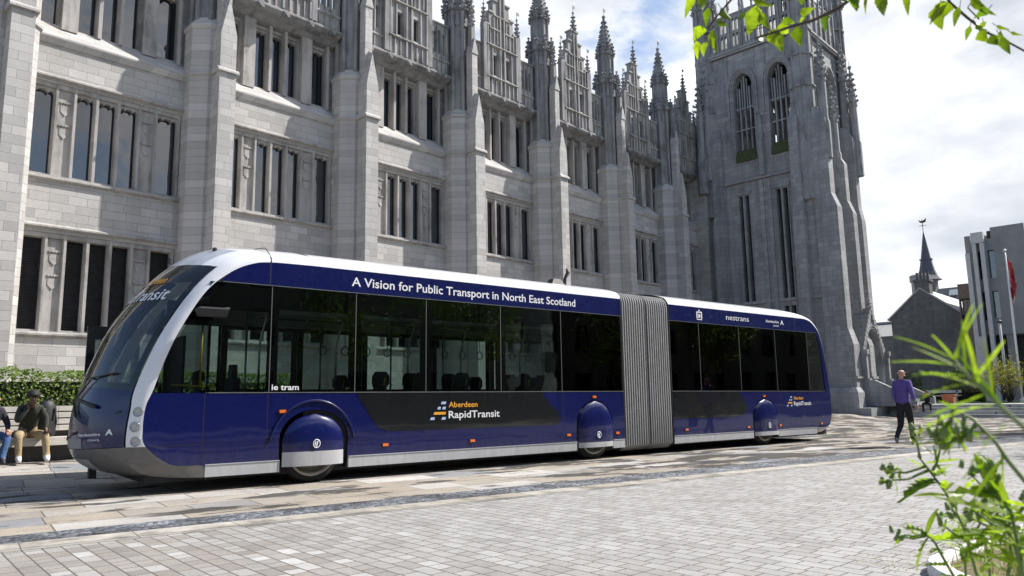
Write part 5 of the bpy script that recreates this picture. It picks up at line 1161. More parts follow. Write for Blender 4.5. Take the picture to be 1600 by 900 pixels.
# gabled granite house
X0 = 64
t = bld('granite_house', (X0, 16.3, .445), 'dark rubble granite house with blank gable and chimney, between church tower and concrete block')
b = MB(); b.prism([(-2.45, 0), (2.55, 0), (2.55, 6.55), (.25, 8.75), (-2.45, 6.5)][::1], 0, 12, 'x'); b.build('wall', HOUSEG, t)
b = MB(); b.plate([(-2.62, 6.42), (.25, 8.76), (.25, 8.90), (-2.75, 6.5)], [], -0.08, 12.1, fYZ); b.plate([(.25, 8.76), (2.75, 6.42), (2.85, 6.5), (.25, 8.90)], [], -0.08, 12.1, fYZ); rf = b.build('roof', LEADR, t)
b = MB(); b.box(-.05, .9, -.45, .6, 7.9, 9.3); b.box(-.12, .97, -.53, .68, 9.3, 9.5)
for k in range(4): b.ring(.42, -.3+k*.25, [(.10, 9.5), (.09, 10.0), (.11, 10.02), (.1, 10.1)], 8)
b.build('chimney', HOUSEG, rf)
# lower house to the left
t = bld('slate_house', (70, 21.5, .445), 'low grey house with slated roof seen beside the church tower')
b = MB(); b.box(0, 10, -1.2, 4, 0, 5.6); b.build('wall', plain('grey_harling', (0.17, 0.17, 0.175), 0.9, bump=0.4), t)
b = MB(); b.prism([(-.2, 5.5), (5, 7.2), (10.2, 5.5)], -1.4, 4, 'y') if False else b.add([(-.2, -1.3, 5.6), (-.2, 4, 5.6), (5, 4, 7.15), (5, -1.3, 7.15), (10.2, -1.3, 5.6), (10.2, 4, 5.6)], [(0, 1, 2, 3), (3, 2, 5, 4), (0, 3, 4), (1, 5, 2), (0, 4, 5, 1)]); b.box(4.7, 5.3, -1.35, 4.05, 7.1, 7.3); b.build('roof', plain('light_slates', (0.26, 0.26, 0.25), 0.7, bump=0.4, scale=6), t)
# spire with bell-cast roof, round stair turret, mansard
t = bld('slated_spire', (110, 27.3, .445), 'slender blue-grey slated spire with weathercock rising behind the gabled house', 'spire')
b = MB(); b.box(-.95, .95, -.95, .95, 0, 15.6); b.build('base', HOUSEG, t)
b = MB(); b.ring(0, 0, [(1.75, 15.5), (1.55, 15.7), (1.25, 16.1), (.95, 16.9), (.74, 17.9), (.70, 18.3)], 8); b.ring(0, 0, [(.82, 18.3), (.82, 18.45), (.62, 18.5), (.5, 19.3), (.05, 22.2)], 8); b.build('roof', SLATE, t)
b = MB(); b.tube([(0, 0, 22.1), (0, 0, 24.0)], .04, 5); b.tube([(-.03, -.5, 23.1), (.03, .5, 23.1)], .03, 4); b.tube([(-.5, 0, 23.1), (.5, 0, 23.1)], .03, 4); b.plate([(-.45, 23.6), (-.1, 23.45), (.3, 23.55), (.45, 23.95), (.1, 23.75), (-.25, 23.85), (-.5, 24.1)], [], -.03, .03, fYZ); b.build('weathercock', DARK, t)
t = bld('stair_turret', (84, 21.6, .445), 'pale round granite stair turret beside the slated spire', 'turret')
b = MB(); b.ring(0, 0, [(.85, 0), (.85, 11.9), (.98, 12.0), (.98, 12.6), (.8, 12.7)], 14); b.build('wall', TURR, t)
for k in range(6):
    pass
t = bld('mansard_building', (96, 19.5, .445), 'slate mansard roof with pale rooflights between the spire and the concrete block')
b = MB(); b.box(0, 10, -2.5, 3.8, 0, 11.2); b.build('wall', HOUSEG, t)
b = MB(); b.taper(-.2, 10.2, -2.7, 4, 11.2, 1.4, 8.6, -2.2, 3.7, 12.7); b.build('roof', SLATE, t)
for y in (-1.3, .3, 1.9): b = MB(); b.cbox((.50, y, 12.0), Vector((0, 1, 0)), Vector((.73, 0, .68)), Vector((-.68, 0, .73)), .5, .5, .05); b.build('rooflight', CONCL, t)
# concrete office block
t = bld('concrete_office', (62, 12.7, .445), 'grey concrete office block with paired pale vertical fins behind the flagpoles')
Y = lambda y: y-12.7
b = MB(); Z = .445
def FY(u, v, tt): return (tt, Y(u), v-Z)
holes = [rect(11.75, 12.3, 9.2, 11.25), rect(10.95, 11.35, 9.2, 11.25), rect(11.75, 12.3, 6.2, 8.25), rect(10.95, 11.35, 6.3, 8.25)]
b.plate(rect(9.0, 12.72, 5.1, 12.1), holes, 0, .5, FY); b.plate(rect(9.0, 11.05, 12.101, 12.9), [], 0, .5, FY); b.plate(rect(12.35, 12.72, 12.101, 12.5), [], 0, .5, FY)
b.box(.5, 14, Y(-16), Y(12.72), 4.6, 12.0); b.plate(rect(-16, 8.9, 5.1, 12.4), [rect(y, y+1.6, z, z+1.9) for y in range(-15, 7, 3) for z in (6.2, 9.2)], .8, 1.2, FY)
b.build('wall', CONC, t)
b = MB(); b.box(.30, .42, Y(-16), Y(12.5), 5.5, 11.1); b.box(1.15, 1.19, Y(-16), Y(8.5), 5.5, 11.1); b.build('window', WGLASS, t)
b = MB(); b.box(-.45, -.01, Y(11.45), Y(11.72), 3.0-Z, 11.8-Z) ; b.box(-.45, -.01, Y(11.95), Y(12.2), .0, 11.8-Z); b.box(-.45, -.01, Y(11.44), Y(11.73), 0, 3.0-Z); b.box(-.5, .2, Y(11.44), Y(12.21), 11.81-Z, 12.6-Z); b.build('fin', CONCL, t)
b = MB(); b.box(-.15, -.01, Y(12.45), Y(12.74), 0, 11.2-Z); b.box(-.3, .3, Y(12.2), Y(12.55), 0, 4.6); b.build('column', CONCL, t)
b = MB(); b.box(2.0, 14, Y(-16), Y(12.3), 0, 4.6)
b.build('ground_floor', plain('recessed_shopfront', (0.06, 0.06, 0.065), 0.5, var=0.2), t)
for y in (10.3, 8.2, 5, 2, -1, -4): b = MB(); b.box(.1, .6, Y(y), Y(y+.5), 0, 4.65); b.build('pier', CONC, t)
b = MB(); b.box(.0, 8, Y(12.75), Y(13.5), 7.9-Z, 9.0-Z); b.box(.0, 8, Y(12.75), Y(13.5), 0, 6.0-Z); b.box(.0, .4, Y(13.42), Y(13.5), 6.0-Z, 7.9-Z); b.build('stair_block', BRN, t)
b = MB(); b.box(.5, 8, Y(12.76), Y(13.4), 6.0-Z, 7.9-Z); b.build('stair_window', WGLASS, t)
b = MB(); b.ring(.6, Y(11.2), [(.2, 11.6), (.2, 12.3)], 8); b.build('roof_vent', DARK, t)
# flagpoles
t = bld('flagpole', (52, 8.62, .445), 'white flagpole with a drooping red flag beside the concrete office', 'flagpole')
b = MB(); b.tube([(0, 0, 0), (0, 0, 5), (0, 0, 9.0)], [.07, .06, .035], 10); b.ring(0, 0, [(.09, 9.0), (.09, 9.08), (.02, 9.15)], 8); b.ring(0, 0, [(.16, 0), (.16, .15), (.11, .25)], 10); b.build('pole', WHITE, t)
m, n, p, o = newmat('red_flag_cloth'); v = ncoord(n); s = n.nodes.new('ShaderNodeSeparateXYZ'); L(n, v, s.inputs[0])
L(n, nramp(n, nnoise(n, v, 2.6, 4), [(0.40, (0.20, 0.02, 0.03)), (0.46, (0.42, 0.03, 0.035)), (0.54, (0.45, 0.05, 0.05)), (0.60, (0.55, 0.42, 0.40))]), p.inputs['Base Color']); p.inputs['Roughness'].default_value = 0.8
b = MB(); rows = []
for j in range(25):
    z = 8.55-j*.105; f = j/24; wd = .12+.22*math.sin(math.pi*min(1, f*1.05))**.7; row = []
    for k in range(13):
        u = k/12; row.append((.06+.10*math.sin(u*9+f*5)*(.4+f), -.06-u*wd*(.9+.1*math.sin(f*14)), z-.25*u*u+.06*math.sin(u*8)))
    rows.append(row)
b.grid(rows); b.build('flag', m, t, recalc=False)
t = bld('flagpole', (54, 9.68, .445), 'shorter bare pale pole standing beside the red flag', 'flagpole')
b = MB(); b.tube([(0, 0, 0), (0, 0, 4.9)], [.09, .075], 10); b.ring(0, 0, [(.15, 0), (.15, .2), (.12, .3)], 10); b.build('pole', CONCL, t); b = MB(); b.ring(0, 0, [(.15, 4.9), (.15, 5.0), (.04, 5.08)], 10); b.build('cap', DARK, t)
# plaza hedge, seat, planter, shrubs
hedge('hedge', 54, 54.8, 11.0, 15.3, .47, 1.32, 5200, .13, HEDM, 'low clipped hedge on the plaza in front of the granite house', core=True)
t = bld('white_bench', (52.6, 13.2, .47), 'white plaza seat in front of the low hedge', 'bench')
b = MB(); b.box(-.2, .25, -1.3, 1.0, .40, .46); b.build('seat', CONCL, t)
for y in (-1.1, .8): b = MB(); b.box(-.15, .2, y, y+.1, -.02, .40); b.build('leg', CONCL, t)
b = MB(); b.box(.22, .27, -1.3, 1.0, .6, .78); [b.box(.22, .28, y, y+.08, .46, .78) for y in (-1.1, .8)]; b.build('backrest', CONCL, t)
t = bld('planter_box', (50.4, 12.05, .47), 'terracotta orange planter box on the plaza lawn', 'planter')
b = MB(); b.taper(-.25, .25, -.28, .28, -.02, -.28, .28, -.32, .32, .45); b.box(-.3, .3, -.35, .35, .45, .52); b.build('box', plain('terracotta', (0.42, 0.14, 0.07), 0.8), t)
b = MB(); b.box(-.24, .24, -.28, .28, .48, .535); b.build('soil', SOIL, t)
def shrub(name, x, y, z, rx, ry, h, n, size, mat, label, cat='shrub'):
    t = empty(name, (x, y, z), 0, label, cat); b = MB(); s = MB(); tips = []
    for i in range(16):
        a = rnd.random()*6.28; r = rnd.random()**.5; tp = Vector((rx*r*math.cos(a), ry*r*math.sin(a), h*rnd.uniform(.6, 1)*(1-.3*r))); tips.append(tp)
        md = tp*.5+Vector((rnd.gauss(0, .05), rnd.gauss(0, .05), h*.08)); s.tube([(rnd.gauss(0, .05), rnd.gauss(0, .05), -.02), md, tp], [.022, .014, .005], 5)
        for k in range(3): e = tp+Vector((rnd.gauss(0, .2*rx), rnd.gauss(0, .2*ry), rnd.gauss(0, .1*h))); s.tube([md+(tp-md)*.3, e], [.008, .003], 4); tips.append(e)
    for i in range(n):
        tp = rnd.choice(tips); c = tp+Vector((rnd.gauss(0, .16*rx), rnd.gauss(0, .16*ry), rnd.gauss(-.03, .11*h))); leaf(b, c, Vector((rnd.gauss(0, 1), rnd.gauss(0, 1), rnd.gauss(.5, 1))), size*rnd.uniform(.6, 1.3))
    b.build('foliage', mat, t, recalc=False); s.build('stems', TWIG, t); return t
shrub('shrub', 52.2, 9.3, .47, 1.2, 1.3, 2.7, 2200, .11, YSH, 'yellowing airy shrub at the foot of the flagpoles')
shrub('shrub', 53.3, 11.9, .47, .9, 1.0, 2.3, 1800, .11, DGRN, 'dark green airy shrub in front of the granite house')
shrub('shrub', 55.5, 15.6, .47, .8, .8, 2.2, 1500, .12, DGRN, 'small dark bush between the church porch and the plaza hedge')

# ------------------------------------------------------------------ trees across the street (out of frame; they give the dapple and the reflections)
def tree(x, y, h, r, n, label, trunk_r=.22, crown_z=.62, seed=1, size=.16, mat=None):
    rs = random.Random(seed); z0 = gz(x, y); t = empty('street_tree', (x, y, z0), 0, label, 'tree', None)
    s = MB(); tips = []
    top = Vector((rs.gauss(0, .3), rs.gauss(0, .3), h*.85)); s.tube([(0, 0, -.1), (rs.gauss(0, .05), rs.gauss(0, .05), h*.3), top*.7, top], [trunk_r, trunk_r*.75, trunk_r*.4, .04], 8)
    for i in range(26):
        f = rs.uniform(.24, .9); st_ = Vector((0, 0, 0)).lerp(top, f); a = rs.random()*6.28; rad = r*rs.uniform(.55, 1)*math.sin(math.pi*min(1, max(.12, (f-.25)/.75))**.8)
        e = st_+Vector((math.cos(a)*rad, math.sin(a)*rad, rs.uniform(.1, .35)*h*.5*(1.1-f)+.3)); md = st_.lerp(e, .5)+Vector((0, 0, .2)); s.tube([st_, md, e], [trunk_r*.32*(1.1-f), trunk_r*.2*(1.1-f), .012], 5)
        tips += [md, e, e]
        for k in range(4):
            e2 = md.lerp(e, rs.random())+Vector((rs.gauss(0, .6), rs.gauss(0, .6), rs.gauss(.1, .5))); s.tube([md.lerp(e, .4), e2], [.02, .006], 4); tips += [e2, e2]
    s.build('trunk', BARK, t); b = MB()
    for i in range(n):
        tp = rs.choice(tips); c = tp+Vector((rs.gauss(0, .36), rs.gauss(0, .36), rs.gauss(0, .30))); leaf(b, c, Vector((rs.gauss(0, .8), rs.gauss(0, .8), rs.gauss(.6, .6))), size*rs.uniform(.7, 1.4), .7)
    b.build('crown', mat or TREEM, t, recalc=False); return t
tree(34.5, -0.6, 15.5, 3.3, 7000, 'tall street tree whose shade dapples the paving behind the bus', seed=3, trunk_r=.24)
tree(27.0, -2.6, 13.0, 2.6, 5500, 'slimmer street tree standing across the street from the bus joint', seed=5)
tree(4.0, -12.0, 10.5, 3.4, 6000, 'leafy unseen tree added across the street to darken the bus reflections', seed=18)  # added, like the next one, to darken what the bus side reflects
tree(43.0, -15.5, 12.0, 3.6, 6000, 'tall broad unseen tree added on the opposite pavement to darken the bus reflections', seed=19)
tree(14.0, -12.5, 10.0, 3.2, 7000, 'broad leafy tree in front of the offices, first of three', seed=8)
tree(22.5, -14.0, 11.0, 3.4, 7000, 'broad leafy tree across the street, between its two neighbours', seed=11)
tree(33.0, -15.5, 11.0, 3.4, 7000, 'broad leafy tree across the street, at the far end of the row', seed=14)
tree(53.0, -13.5, 12.5, 4.0, 7000, 'dense unseen tree added towards the plaza to screen the bus reflections', seed=23)  # this and the next are added to fill the rear panes' reflections
tree(66.0, -15.5, 14.0, 4.5, 7000, 'dense unseen tree added beside the concrete office to screen the bus reflections', seed=24)
# unseen offices across the street, lengthened and coloured dark for the bus reflections
t = bld('street_offices', (4, -24, 0), 'long brown four-storey office terrace across the street, unseen, darkening the bus reflections')
b = MB(); 
def FO(u, v, tt): return (u, -tt, v)
hs = [rect(x, x+1.5, z, z+2.1) for x in range(-34, 112, 3) for z in (1.0, 4.6, 8.2, 11.8)]
b.plate(rect(-36, 115, -.5, 15.2), hs, 0, .4, FO); b.box(-36, 115, -12, -.6, -.5, 15.0); b.box(-36.2, 115.2, -.4, .25, 15.201, 15.6); b.build('wall', plain('brown_render', (0.17, 0.155, 0.14), 0.85, bump=0.2, scale=3), t)
b = MB(); b.box(-35.9, 114.9, -.36, -.30, .5, 14.6); b.build('window', WGLASS, t)
# ------------------------------------------------------------------ foreground: weeds in the planting bed, birch twig overhead, dry grass
WEED = leafmat('weed_leaf', (0.12, 0.21, 0.02), (0.33, 0.43, 0.05), 0.55, 0.4); WSTEM = plain('weed_stem', (0.14, 0.20, 0.05), 0.6, var=0.1)
BIRCH = leafmat('birch_leaf', (0.07, 0.13, 0.012), (0.26, 0.33, 0.02), 0.55, 0.4)
def campt(px, py, d):
    v = fw*1150 + rr*(px-800) - uu*(py-450); v.normalize(); return Vector((0, 0, CAMH)) + v*d
def lobed(b, base, dirv, nrm, ln, wd, lobes=4, droop=.25, stem=.12):
    """pinnately lobed leaf, one connected island"""
    d = dirv.normalized(); nr = (nrm-d*nrm.dot(d)).normalized(); s = d.cross(nr)
    n = lobes*2+1; Lp = []; Rp = []; mid = []; wd *= .78
    for i in range(n+1):
        f = i/n; c = base+d*ln*f-nr*droop*ln*f*f+nr*0; w_ = wd*(math.sin(math.pi*min(.97, f*.86+.1))**.8)*(1.0 if i % 2 else .42)
        mid.append(c); fwd = d*ln*.07*(1 if i % 2 else 0)
        Lp.append(c+s*w_+fwd+nr*w_*.25); Rp.append(c-s*w_+fwd+nr*w_*.25)
    b0_ = len(mid); vv = mid+Lp+Rp; ff = []
    for i in range(n): ff += [(i, i+1, b0_+i+1, b0_+i), (i+1, i, 2*b0_+i, 2*b0_+i+1)]
    b.add(vv, ff, 0, False)
def blade(b, base, dirv, nrm, ln, wd, droop=.4, n=8):
    d = dirv.normalized(); nr = (nrm-d*nrm.dot(d)).normalized(); s = d.cross(nr); mid = []; A = []; B = []
    for i in range(n+1):
        f = i/n; c = base+d*ln*f-nr*droop*ln*f*f; w_ = .5*wd*math.sin(math.pi*(f*.9+.1))**.7 if i < n else 0.0005
        mid.append(c); A.append(c+s*w_+nr*w_*.3); B.append(c-s*w_+nr*w_*.3)
    k = len(mid); ff = []
    for i in range(n): ff += [(i, i+1, k+i+1, k+i), (i+1, i, 2*k+i, 2*k+i+1)]
    b.add(mid+A+B, ff)
rn = random.Random(21)
def weed(path, label, leaves, tops=(), r0_=.0036):
    """path: stem points; leaves: (fraction, direction, length, width)"""
    P_ = [Vector(p) for p in path]; t = empty('weed_plant', P_[0], 0, label, 'weed', 'weeds in the near planting bed'); o0 = P_[0]
    s = MB(); s.tube([p-o0 for p in P_], [r0_*(1-.6*i/(len(P_)-1)) for i in range(len(P_))], 6); b = MB()
    def at(f):
        x = f*(len(P_)-1); i = min(int(x), len(P_)-2); return P_[i].lerp(P_[i+1], x-i)-o0, (P_[i+1]-P_[i]).normalized()
    for f, dr, ln, wd, kind in leaves:
        p, tn = at(f); dv = Vector(dr)
        if kind == 'l': lobed(b, p, dv, Vector((rn.gauss(0, .4), rn.gauss(0, .4), 1)), ln, wd, lobes=rn.choice((3, 4, 5)), droop=rn.uniform(.0, .35))
        elif kind == 'b': blade(b, p, dv, Vector((rn.gauss(0, .4), rn.gauss(0, .4), 1)), ln, wd, droop=rn.uniform(.0, .22))
        elif kind == 't':       # side twig ending in small leaves and buds
            e = p+dv.normalized()*ln; s.tube([p, p.lerp(e, .5)+Vector((0, 0, -.006)), e], [.0028, .002, .0012], 5)
            for k in range(7):
                g_ = rn.uniform(.35, 1.05); q = p.lerp(e, g_); dd = (dv.normalized()+Vector((rn.gauss(0, .8), rn.gauss(0, .8), rn.gauss(.1, .8)))); lobed(b, q, dd, Vector((rn.gauss(0, .6), rn.gauss(0, .6), 1)), rn.uniform(.012, .028), rn.uniform(.003, .006), 2)
            for k in range(4):
                q = e+Vector((rn.gauss(0, .006), rn.gauss(0, .006), rn.gauss(0, .006))); s.tube([q, q+Vector((rn.gauss(0, .3), rn.gauss(0, .3), .8)).normalized()*.012], [.0035, .0028], 6)
    s.build('stem', WSTEM, t); b.build('foliage', WEED, t, recalc=False); return t
def randleaves(n, f0, f1, ln, wd, kinds='l', toward=None):
    out = []
    for i in range(n):
        a = rn.random()*6.28; out.append((f0+(f1-f0)*(i+rn.random())/n, (math.cos(a), math.sin(a), rn.uniform(-.1, .7)), ln*rn.uniform(.6, 1.2), wd*rn.uniform(.7, 1.2), rn.choice(kinds)))
    return out
cp = campt
def dirp(p0, p1): return tuple(p1-p0)
# tall sharp weed in the lower right corner
D = 1.45
base = cp(1540, 1000, 1.42); root = Vector((base.x+.05, base.y-.05, gz(1.5, .2)))
A1 = [root, root.lerp(base, .6)+Vector((.02, 0, 0)), base, cp(1527, 900, D), cp(1505, 822, D), cp(1478, 770, D-.02), cp(1452, 735, D-.03), cp(1434, 712, D-.04)]
Lv = randleaves(18, .48, .86, .045, .012, 'llb')+[(.80, dirp(cp(1478, 770, D), cp(1420, 790, D-.05)), .06, .018, 'l'), (.82, dirp(cp(1478, 770, D), cp(1500, 750, D+.05)), .05, .016, 'l'),
      (.86, dirp(cp(1460, 745, D), cp(1392, 762, D-.06)), .09, 0, 't'), (.90, dirp(cp(1455, 740, D), cp(1400, 748, D)), .06, 0, 't'), (.88, dirp(cp(1460, 748, D), cp(1508, 735, D+.04)), .055, .006, 'b'), (.92, dirp(cp(1450, 735, D), cp(1500, 728, D+.03)), .06, .012, 'l'),
      (.97, dirp(cp(1436, 715, D), cp(1432, 690, D)), .04, 0, 't'), (.84, dirp(cp(1475, 768, D), cp(1500, 700, D)), .05, 0, 't'), (.78, dirp(cp(1490, 795, D), cp(1440, 800, D-.05)), .08, .016, 'l')]
weed(A1, 'tall bright green weed with lobed leaves leaning over the white bed kerb', Lv)
D = 1.25
base = cp(1610, 1000, 1.3); root = Vector((base.x+.06, base.y-.1, gz(1.5, .1)))
A2 = [root, root.lerp(base, .6), base, cp(1598, 900, D), cp(1590, 850, D), cp(1580, 800, D), cp(1560, 775, D), cp(1545, 755, D+.02)]
weed(A2, 'pale yellow-green weed rising beside the dry grass of the bed', randleaves(18, .45, .95, .05, .012, 'llb')+[(.80, dirp(cp(1580, 800, D), cp(1540, 765, D)), .05, 0, 't'), (.86, dirp(cp(1570, 790, D), cp(1525, 780, D)), .06, .016, 'l'), (.93, dirp(cp(1550, 770, D), cp(1548, 745, D)), .03, 0, 't'), (.7, dirp(cp(1590, 850, D), cp(1510, 830, D)), .09, .024, 'l'), (.75, dirp(cp(1590, 850, D), cp(1560, 800, D)), .08, .02, 'b')])
D = 1.55
base = cp(1500, 1000, 1.6); root = Vector((base.x, base.y-.05, gz(1.7, .3)))
A3 = [root, root.lerp(base, .6), base, cp(1490, 900, D), cp(1474, 872, D), cp(1462, 850, D), cp(1452, 838, D), cp(1446, 832, D)]
weed(A3, 'short drooping weed at the rounded corner of the planting bed', randleaves(14, .45, .95, .038, .010, 'llb')+[(.85, dirp(cp(1460, 850, D), cp(1438, 880, D)), .06, .014, 'l'), (.9, dirp(cp(1455, 845, D), cp(1420, 845, D)), .05, 0, 't'), (.95, dirp(cp(1450, 840, D), cp(1458, 815, D)), .05, .012, 'b'), (.8, dirp(cp(1465, 860, D), cp(1500, 855, D)), .07, .02, 'l')])
D = 1.35
base = cp(1570, 1000, 1.4); root = Vector((base.x+.02, base.y-.08, gz(1.6, .2)))
A6 = [root, root.lerp(base, .6), base, cp(1575, 900, D), cp(1580, 870, D), cp(1578, 840, D), cp(1572, 815, D), cp(1566, 795, D)]
weed(A6, 'leafy young weed in the thick of the near planting bed', randleaves(24, .42, .98, .045, .012, 'llb')+[(.9, dirp(cp(1570, 800, D), cp(1600, 780, D)), .05, 0, 't'), (.8, dirp(cp(1575, 830, D), cp(1540, 820, D)), .05, 0, 't'), (1.0, dirp(cp(1566, 795, D), cp(1560, 770, D)), .03, 0, 't')])
for k, (px_, py_, d_, hx, lab) in enumerate(((1590, 870, 1.30, -18, 'low bushy weed tucked against the blurred close weed'), (1545, 880, 1.40, -10, 'low bushy weed standing between two taller stems'), (1508, 884, 1.50, 8, 'low bushy weed half hiding the white bed kerb'))):
    base = cp(px_+10, 1000, d_+.05); root = Vector((base.x+.02, base.y-.05, gz(1.6, .2)))
    weed([root, root.lerp(base, .6), base, cp(px_, py_, d_), cp(px_+hx*.5, py_-30, d_), cp(px_+hx, py_-55, d_)], lab, randleaves(26, .4, 1.0, .042, .012, 'llb')+[(.95, dirp(cp(px_, py_, d_), cp(px_+30, py_-40, d_)), .045, 0, 't'), (.9, dirp(cp(px_, py_, d_), cp(px_-35, py_-20, d_)), .045, 0, 't')], r0_=.003)
# big close weed, out of focus, reaching in from the right
D = .62
base = cp(1700, 800, .66); root = Vector((base.x+.05, base.y-.12, gz(.7, -.1)))
A4 = [root, root.lerp(base, .6), base, cp(1640, 720, D), cp(1600, 668, D), cp(1560, 632, D), cp(1530, 604, D), cp(1505, 580, D), cp(1490, 562, D)]
def near(f, x0, y0, x1, y1, ln, wd, k='b', dz=0): return (f, dirp(cp(x0, y0, D), cp(x1, y1, D+dz)), ln*.85, wd*(.30 if wd > .007 else .42), k)
weed(A4, 'large blurred weed very close to the camera with long green leaves', [
    near(1.0, 1490, 562, 1430, 528, .048, .006), near(1.0, 1490, 562, 1522, 478, .052, .0055), near(.97, 1505, 580, 1518, 505, .050, .006), near(.95, 1505, 580, 1478, 540, .030, .004), near(.93, 1520, 596, 1440, 580, .050, .005), near(.9, 1535, 608, 1470, 575, .04, .007),
    near(.85, 1550, 625, 1545, 560, .045, .008), near(.82, 1560, 632, 1500, 618, .04, .008, 'l'), near(.8, 1565, 640, 1600, 600, .04, .010), near(.78, 1570, 645, 1500, 650, .045, .008, 'l'), near(.75, 1585, 655, 1570, 590, .05, .010), near(.7, 1600, 668, 1540, 690, .05, .01, 'l'),
    near(.66, 1610, 680, 1600, 610, .05, .011), near(.62, 1640, 720, 1560, 720, .06, .011, 'l'), near(.58, 1640, 720, 1590, 660, .06, .012), near(.55, 1650, 730, 1580, 780, .06, .01, 'l'), near(.72, 1595, 665, 1500, 612, .045, .006, 'l')], r0_=.0022)
D = .95
base = cp(1720, 860, 1.0); root = Vector((base.x+.05, base.y-.12, gz(1., -.1)))
A5 = [root, root.lerp(base, .6), base, cp(1640, 790, D), cp(1600, 750, D), cp(1575, 720, D), cp(1555, 690, D), cp(1520, 655, D), cp(1490, 640, D)]
weed(A5, 'slender arching weed with small dark drooping leaves in front of the plaza steps', [
    (1.0, dirp(cp(1490, 640, D), cp(1475, 670, D)), .03, 0, 't'), (.97, dirp(cp(1500, 645, D), cp(1485, 632, D)), .02, .005, 'l'), (.93, dirp(cp(1520, 655, D), cp(1518, 672, D)), .03, 0, 't'), (.9, dirp(cp(1535, 670, D), cp(1556, 690, D)), .02, .006, 'l'), (.85, dirp(cp(1555, 690, D), cp(1530, 705, D)), .04, 0, 't'), (.8, dirp(cp(1565, 710, D), cp(1548, 712, D)), .03, .008, 'l'), (.7, dirp(cp(1590, 740, D), cp(1595, 800, D)), .06, .008, 'b'), (.65, dirp(cp(1600, 750, D), cp(1560, 800, D)), .06, .01, 'b')], r0_=.0035)
# dry grass and low growth inside the bed
DRY = leafmat('dry_grass_blade', (0.16, 0.15, 0.05), (0.38, 0.33, 0.16), 0.3)
b = MB()
for i in range(9000):
    x = rn.uniform(5.0, 11.0); y = rn.uniform(-2.6, 1.75)
    yl = 1.70-0.129*(x-5.75) if x > 5.75 else 1.70-(5.75-x)**2*1.3-.3
    if y > yl-.16 or x < 5.25: continue
    h = rn.uniform(.03, .16); c = Vector((x, y, gz(x, y)+.05)); a = rn.random()*6.28; s = Vector((math.cos(a), math.sin(a), 0))*.004; tp = c+Vector((rn.gauss(0, .04), rn.gauss(0, .04), h)); md = c.lerp(tp, .55)+Vector((0, 0, h*.1))
    b.add([c-s, c+s, md+s*.7, md-s*.7, tp], [(0, 1, 2, 3), (3, 2, 4)])
tag(b.build('dry_grass', DRY, recalc=False), kind='stuff')
b = MB()      # bits of dead leaf strewn on the paving beside the kerb
for i in range(700):
    x = rn.uniform(4.6, 7.5); y = 1.75-0.129*(x-5.75)+abs(rn.gauss(0, .18)) if x > 5.7 else rn.uniform(.3, 1.9)
    if x < 5.7 and (Vector((x, y))-Vector((5.75, .8))).length < .95: continue
    leaf(b, Vector((x, y, gz(x, y)+.010)), Vector((rn.gauss(0, .3), rn.gauss(0, .3), 1)), rn.uniform(.008, .025), .5)
tag(b.build('leaf_litter', DRY, recalc=False), kind='stuff')
# birch twig hanging into the top of the picture
D = 1.6
twig = empty('birch_branch', cp(1600, -260, 2.1), 0, 'overhanging birch twigs with sunlit green leaves against the white sky', 'branch'); o0 = Vector(twig.location)
s = MB(); b = MB()
def tw(pts, r_, D_=D):
    P_ = [cp(x, y, d)-o0 for x, y, d in pts]; s.tube(P_, [r_*(1-.55*i/(len(P_)-1)) for i in range(len(P_))], 6); return P_
tw([(1600, -260, 2.1), (1480, -140, 1.9), (1400, -60, 1.75), (1340, -10, 1.65), (1310, 13, 1.6), (1270, 32, 1.58), (1235, 42, 1.57), (1205, 52, 1.56), (1180, 60, 1.56)], .0045)
tw([(1600, -260, 2.1), (1520, -120, 1.9), (1470, -30, 1.8), (1484, 4, 1.75), (1512, 28, 1.72), (1540, 50, 1.70), (1568, 62, 1.68), (1605, 82, 1.66)], .0040)
tw([(1400, -60, 1.75), (1250, -60, 1.65), (1160, -20, 1.6), (1135, 8, 1.58), (1118, 28, 1.56), (1105, 45, 1.55)], .0030)
tw([(1530, 30, 1.7), (1512, 12, 1.69), (1520, 0, 1.68), (1530, -30, 1.7)], .0015); tw([(1206, 50, 1.56), (1196, 42, 1.56), (1170, 48, 1.56)], .0015)
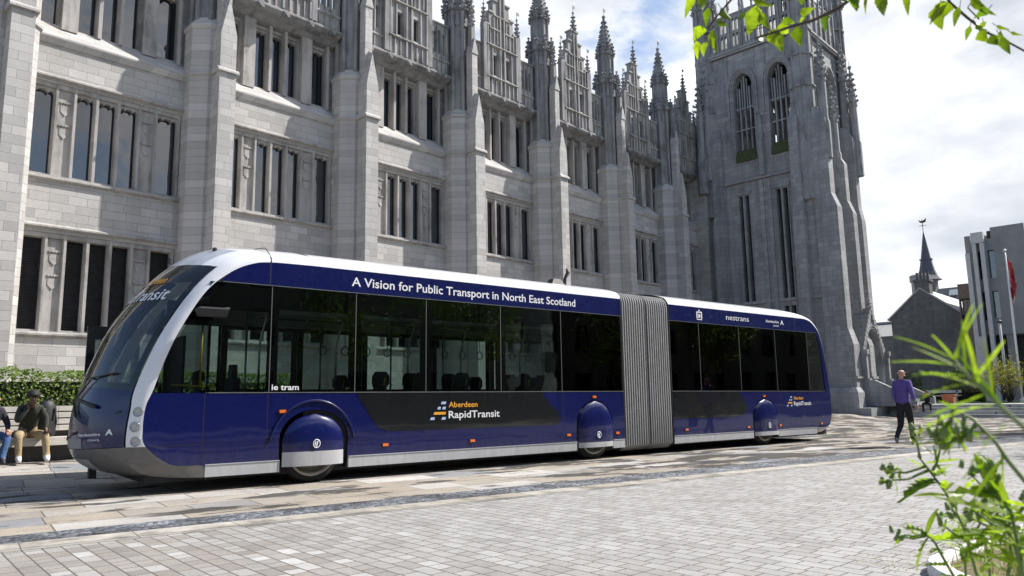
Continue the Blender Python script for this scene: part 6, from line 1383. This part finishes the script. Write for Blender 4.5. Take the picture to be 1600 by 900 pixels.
def bl(px, py, qx, qy, wpx, D_=D, tilt=0.3):
    """birch leaf from stalk end (px,py) to tip (qx,qy), toothed outline, slightly folded"""
    A_ = cp(px, py, D_)-o0; B_ = cp(qx, qy, D_+rn.uniform(-.03, .03))-o0; d = B_-A_; ln = d.length; d.normalize(); toC = -(fw)
    s_ = d.cross(toC).normalized(); ang = rn.uniform(-tilt, tilt)*1.6; s_ = (s_*math.cos(ang)+toC*math.sin(ang)).normalized(); nr = d.cross(s_)
    hw = wpx/1150*D_/2/max(.35, math.cos(ang)); n = 13; mid = []; L_ = []; R_ = []
    for i in range(n+1):
        f = i/n; w_ = hw*(min(1, f/.28)**.75 if f < .28 else ((1-f)/.72)**.85); w_ *= (1.0 if i % 2 else .88); c = A_+d*ln*f+nr*.10*ln*math.sin(f*2.6)
        mid.append(c); L_.append(c+s_*w_+nr*w_*.28); R_.append(c-s_*w_+nr*w_*.28)
    k = n+1; ff = []
    for i in range(n): ff += [(i, i+1, k+i+1, k+i), (i+1, i, 2*k+i, 2*k+i+1)]
    b.add(mid+L_+R_, ff, 0, True)
    s.tube([A_, A_-d*ln*.22+Vector((0, 0, .004))], .0007, 4)
for q in ((1084, -8, 1070, 30, 15), (1100, -6, 1098, 16, 16), (1107, 12, 1104, 44, 13), (1096, 40, 1082, 66, 20), (1088, 64, 1090, 94, 12), (1102, 66, 1100, 90, 15), (1114, 46, 1122, 84, 17), (1112, 58, 1117, 76, 12), (1126, 12, 1145, 30, 18), (1120, 32, 1139, 41, 12), (1164, 18, 1153, 31, 8), (1182, 8, 1168, 54, 27), (1188, 18, 1204, 46, 16), (1186, 62, 1200, 50, 12),
          (1205, 45, 1224, 72, 26), (1215, 48, 1225, 82, 22), (1245, 40, 1253, 72, 22), (1222, 30, 1243, 36, 12), (1232, 38, 1205, 50, 22), (1175, -4, 1210, 8, 14), (1250, 22, 1273, 12, 14), (1293, 20, 1292, 52, 17), (1258, 28, 1250, 38, 10), (1335, -14, 1340, 18, 18), (1330, -16, 1344, 12, 16), (1356, -16, 1354, 24, 7), (1378, -12, 1383, 24, 20), (1416, -24, 1420, 24, 12), (1310, -12, 1330, 2, 14),
          (1480, 6, 1452, 42, 14), (1470, 2, 1475, 48, 33), (1482, 4, 1472, 30, 30), (1500, 10, 1492, 42, 11), (1515, -8, 1560, 23, 17), (1545, 14, 1520, 30, 14), (1536, 34, 1538, 44, 12), (1516, 40, 1509, 64, 8), (1530, 48, 1546, 66, 18), (1548, 55, 1562, 70, 18), (1566, 56, 1580, 84, 15), (1556, 40, 1580, 46, 6), (1578, 50, 1600, 55, 5), (1560, 52, 1572, 62, 12), (1525, 36, 1545, 46, 14), (1190, -6, 1195, 10, 12), (1250, -10, 1255, 8, 10)):
    bl(*q)
s.build('twig', TWIG, twig); b.build('foliage', BIRCH, twig, recalc=False)
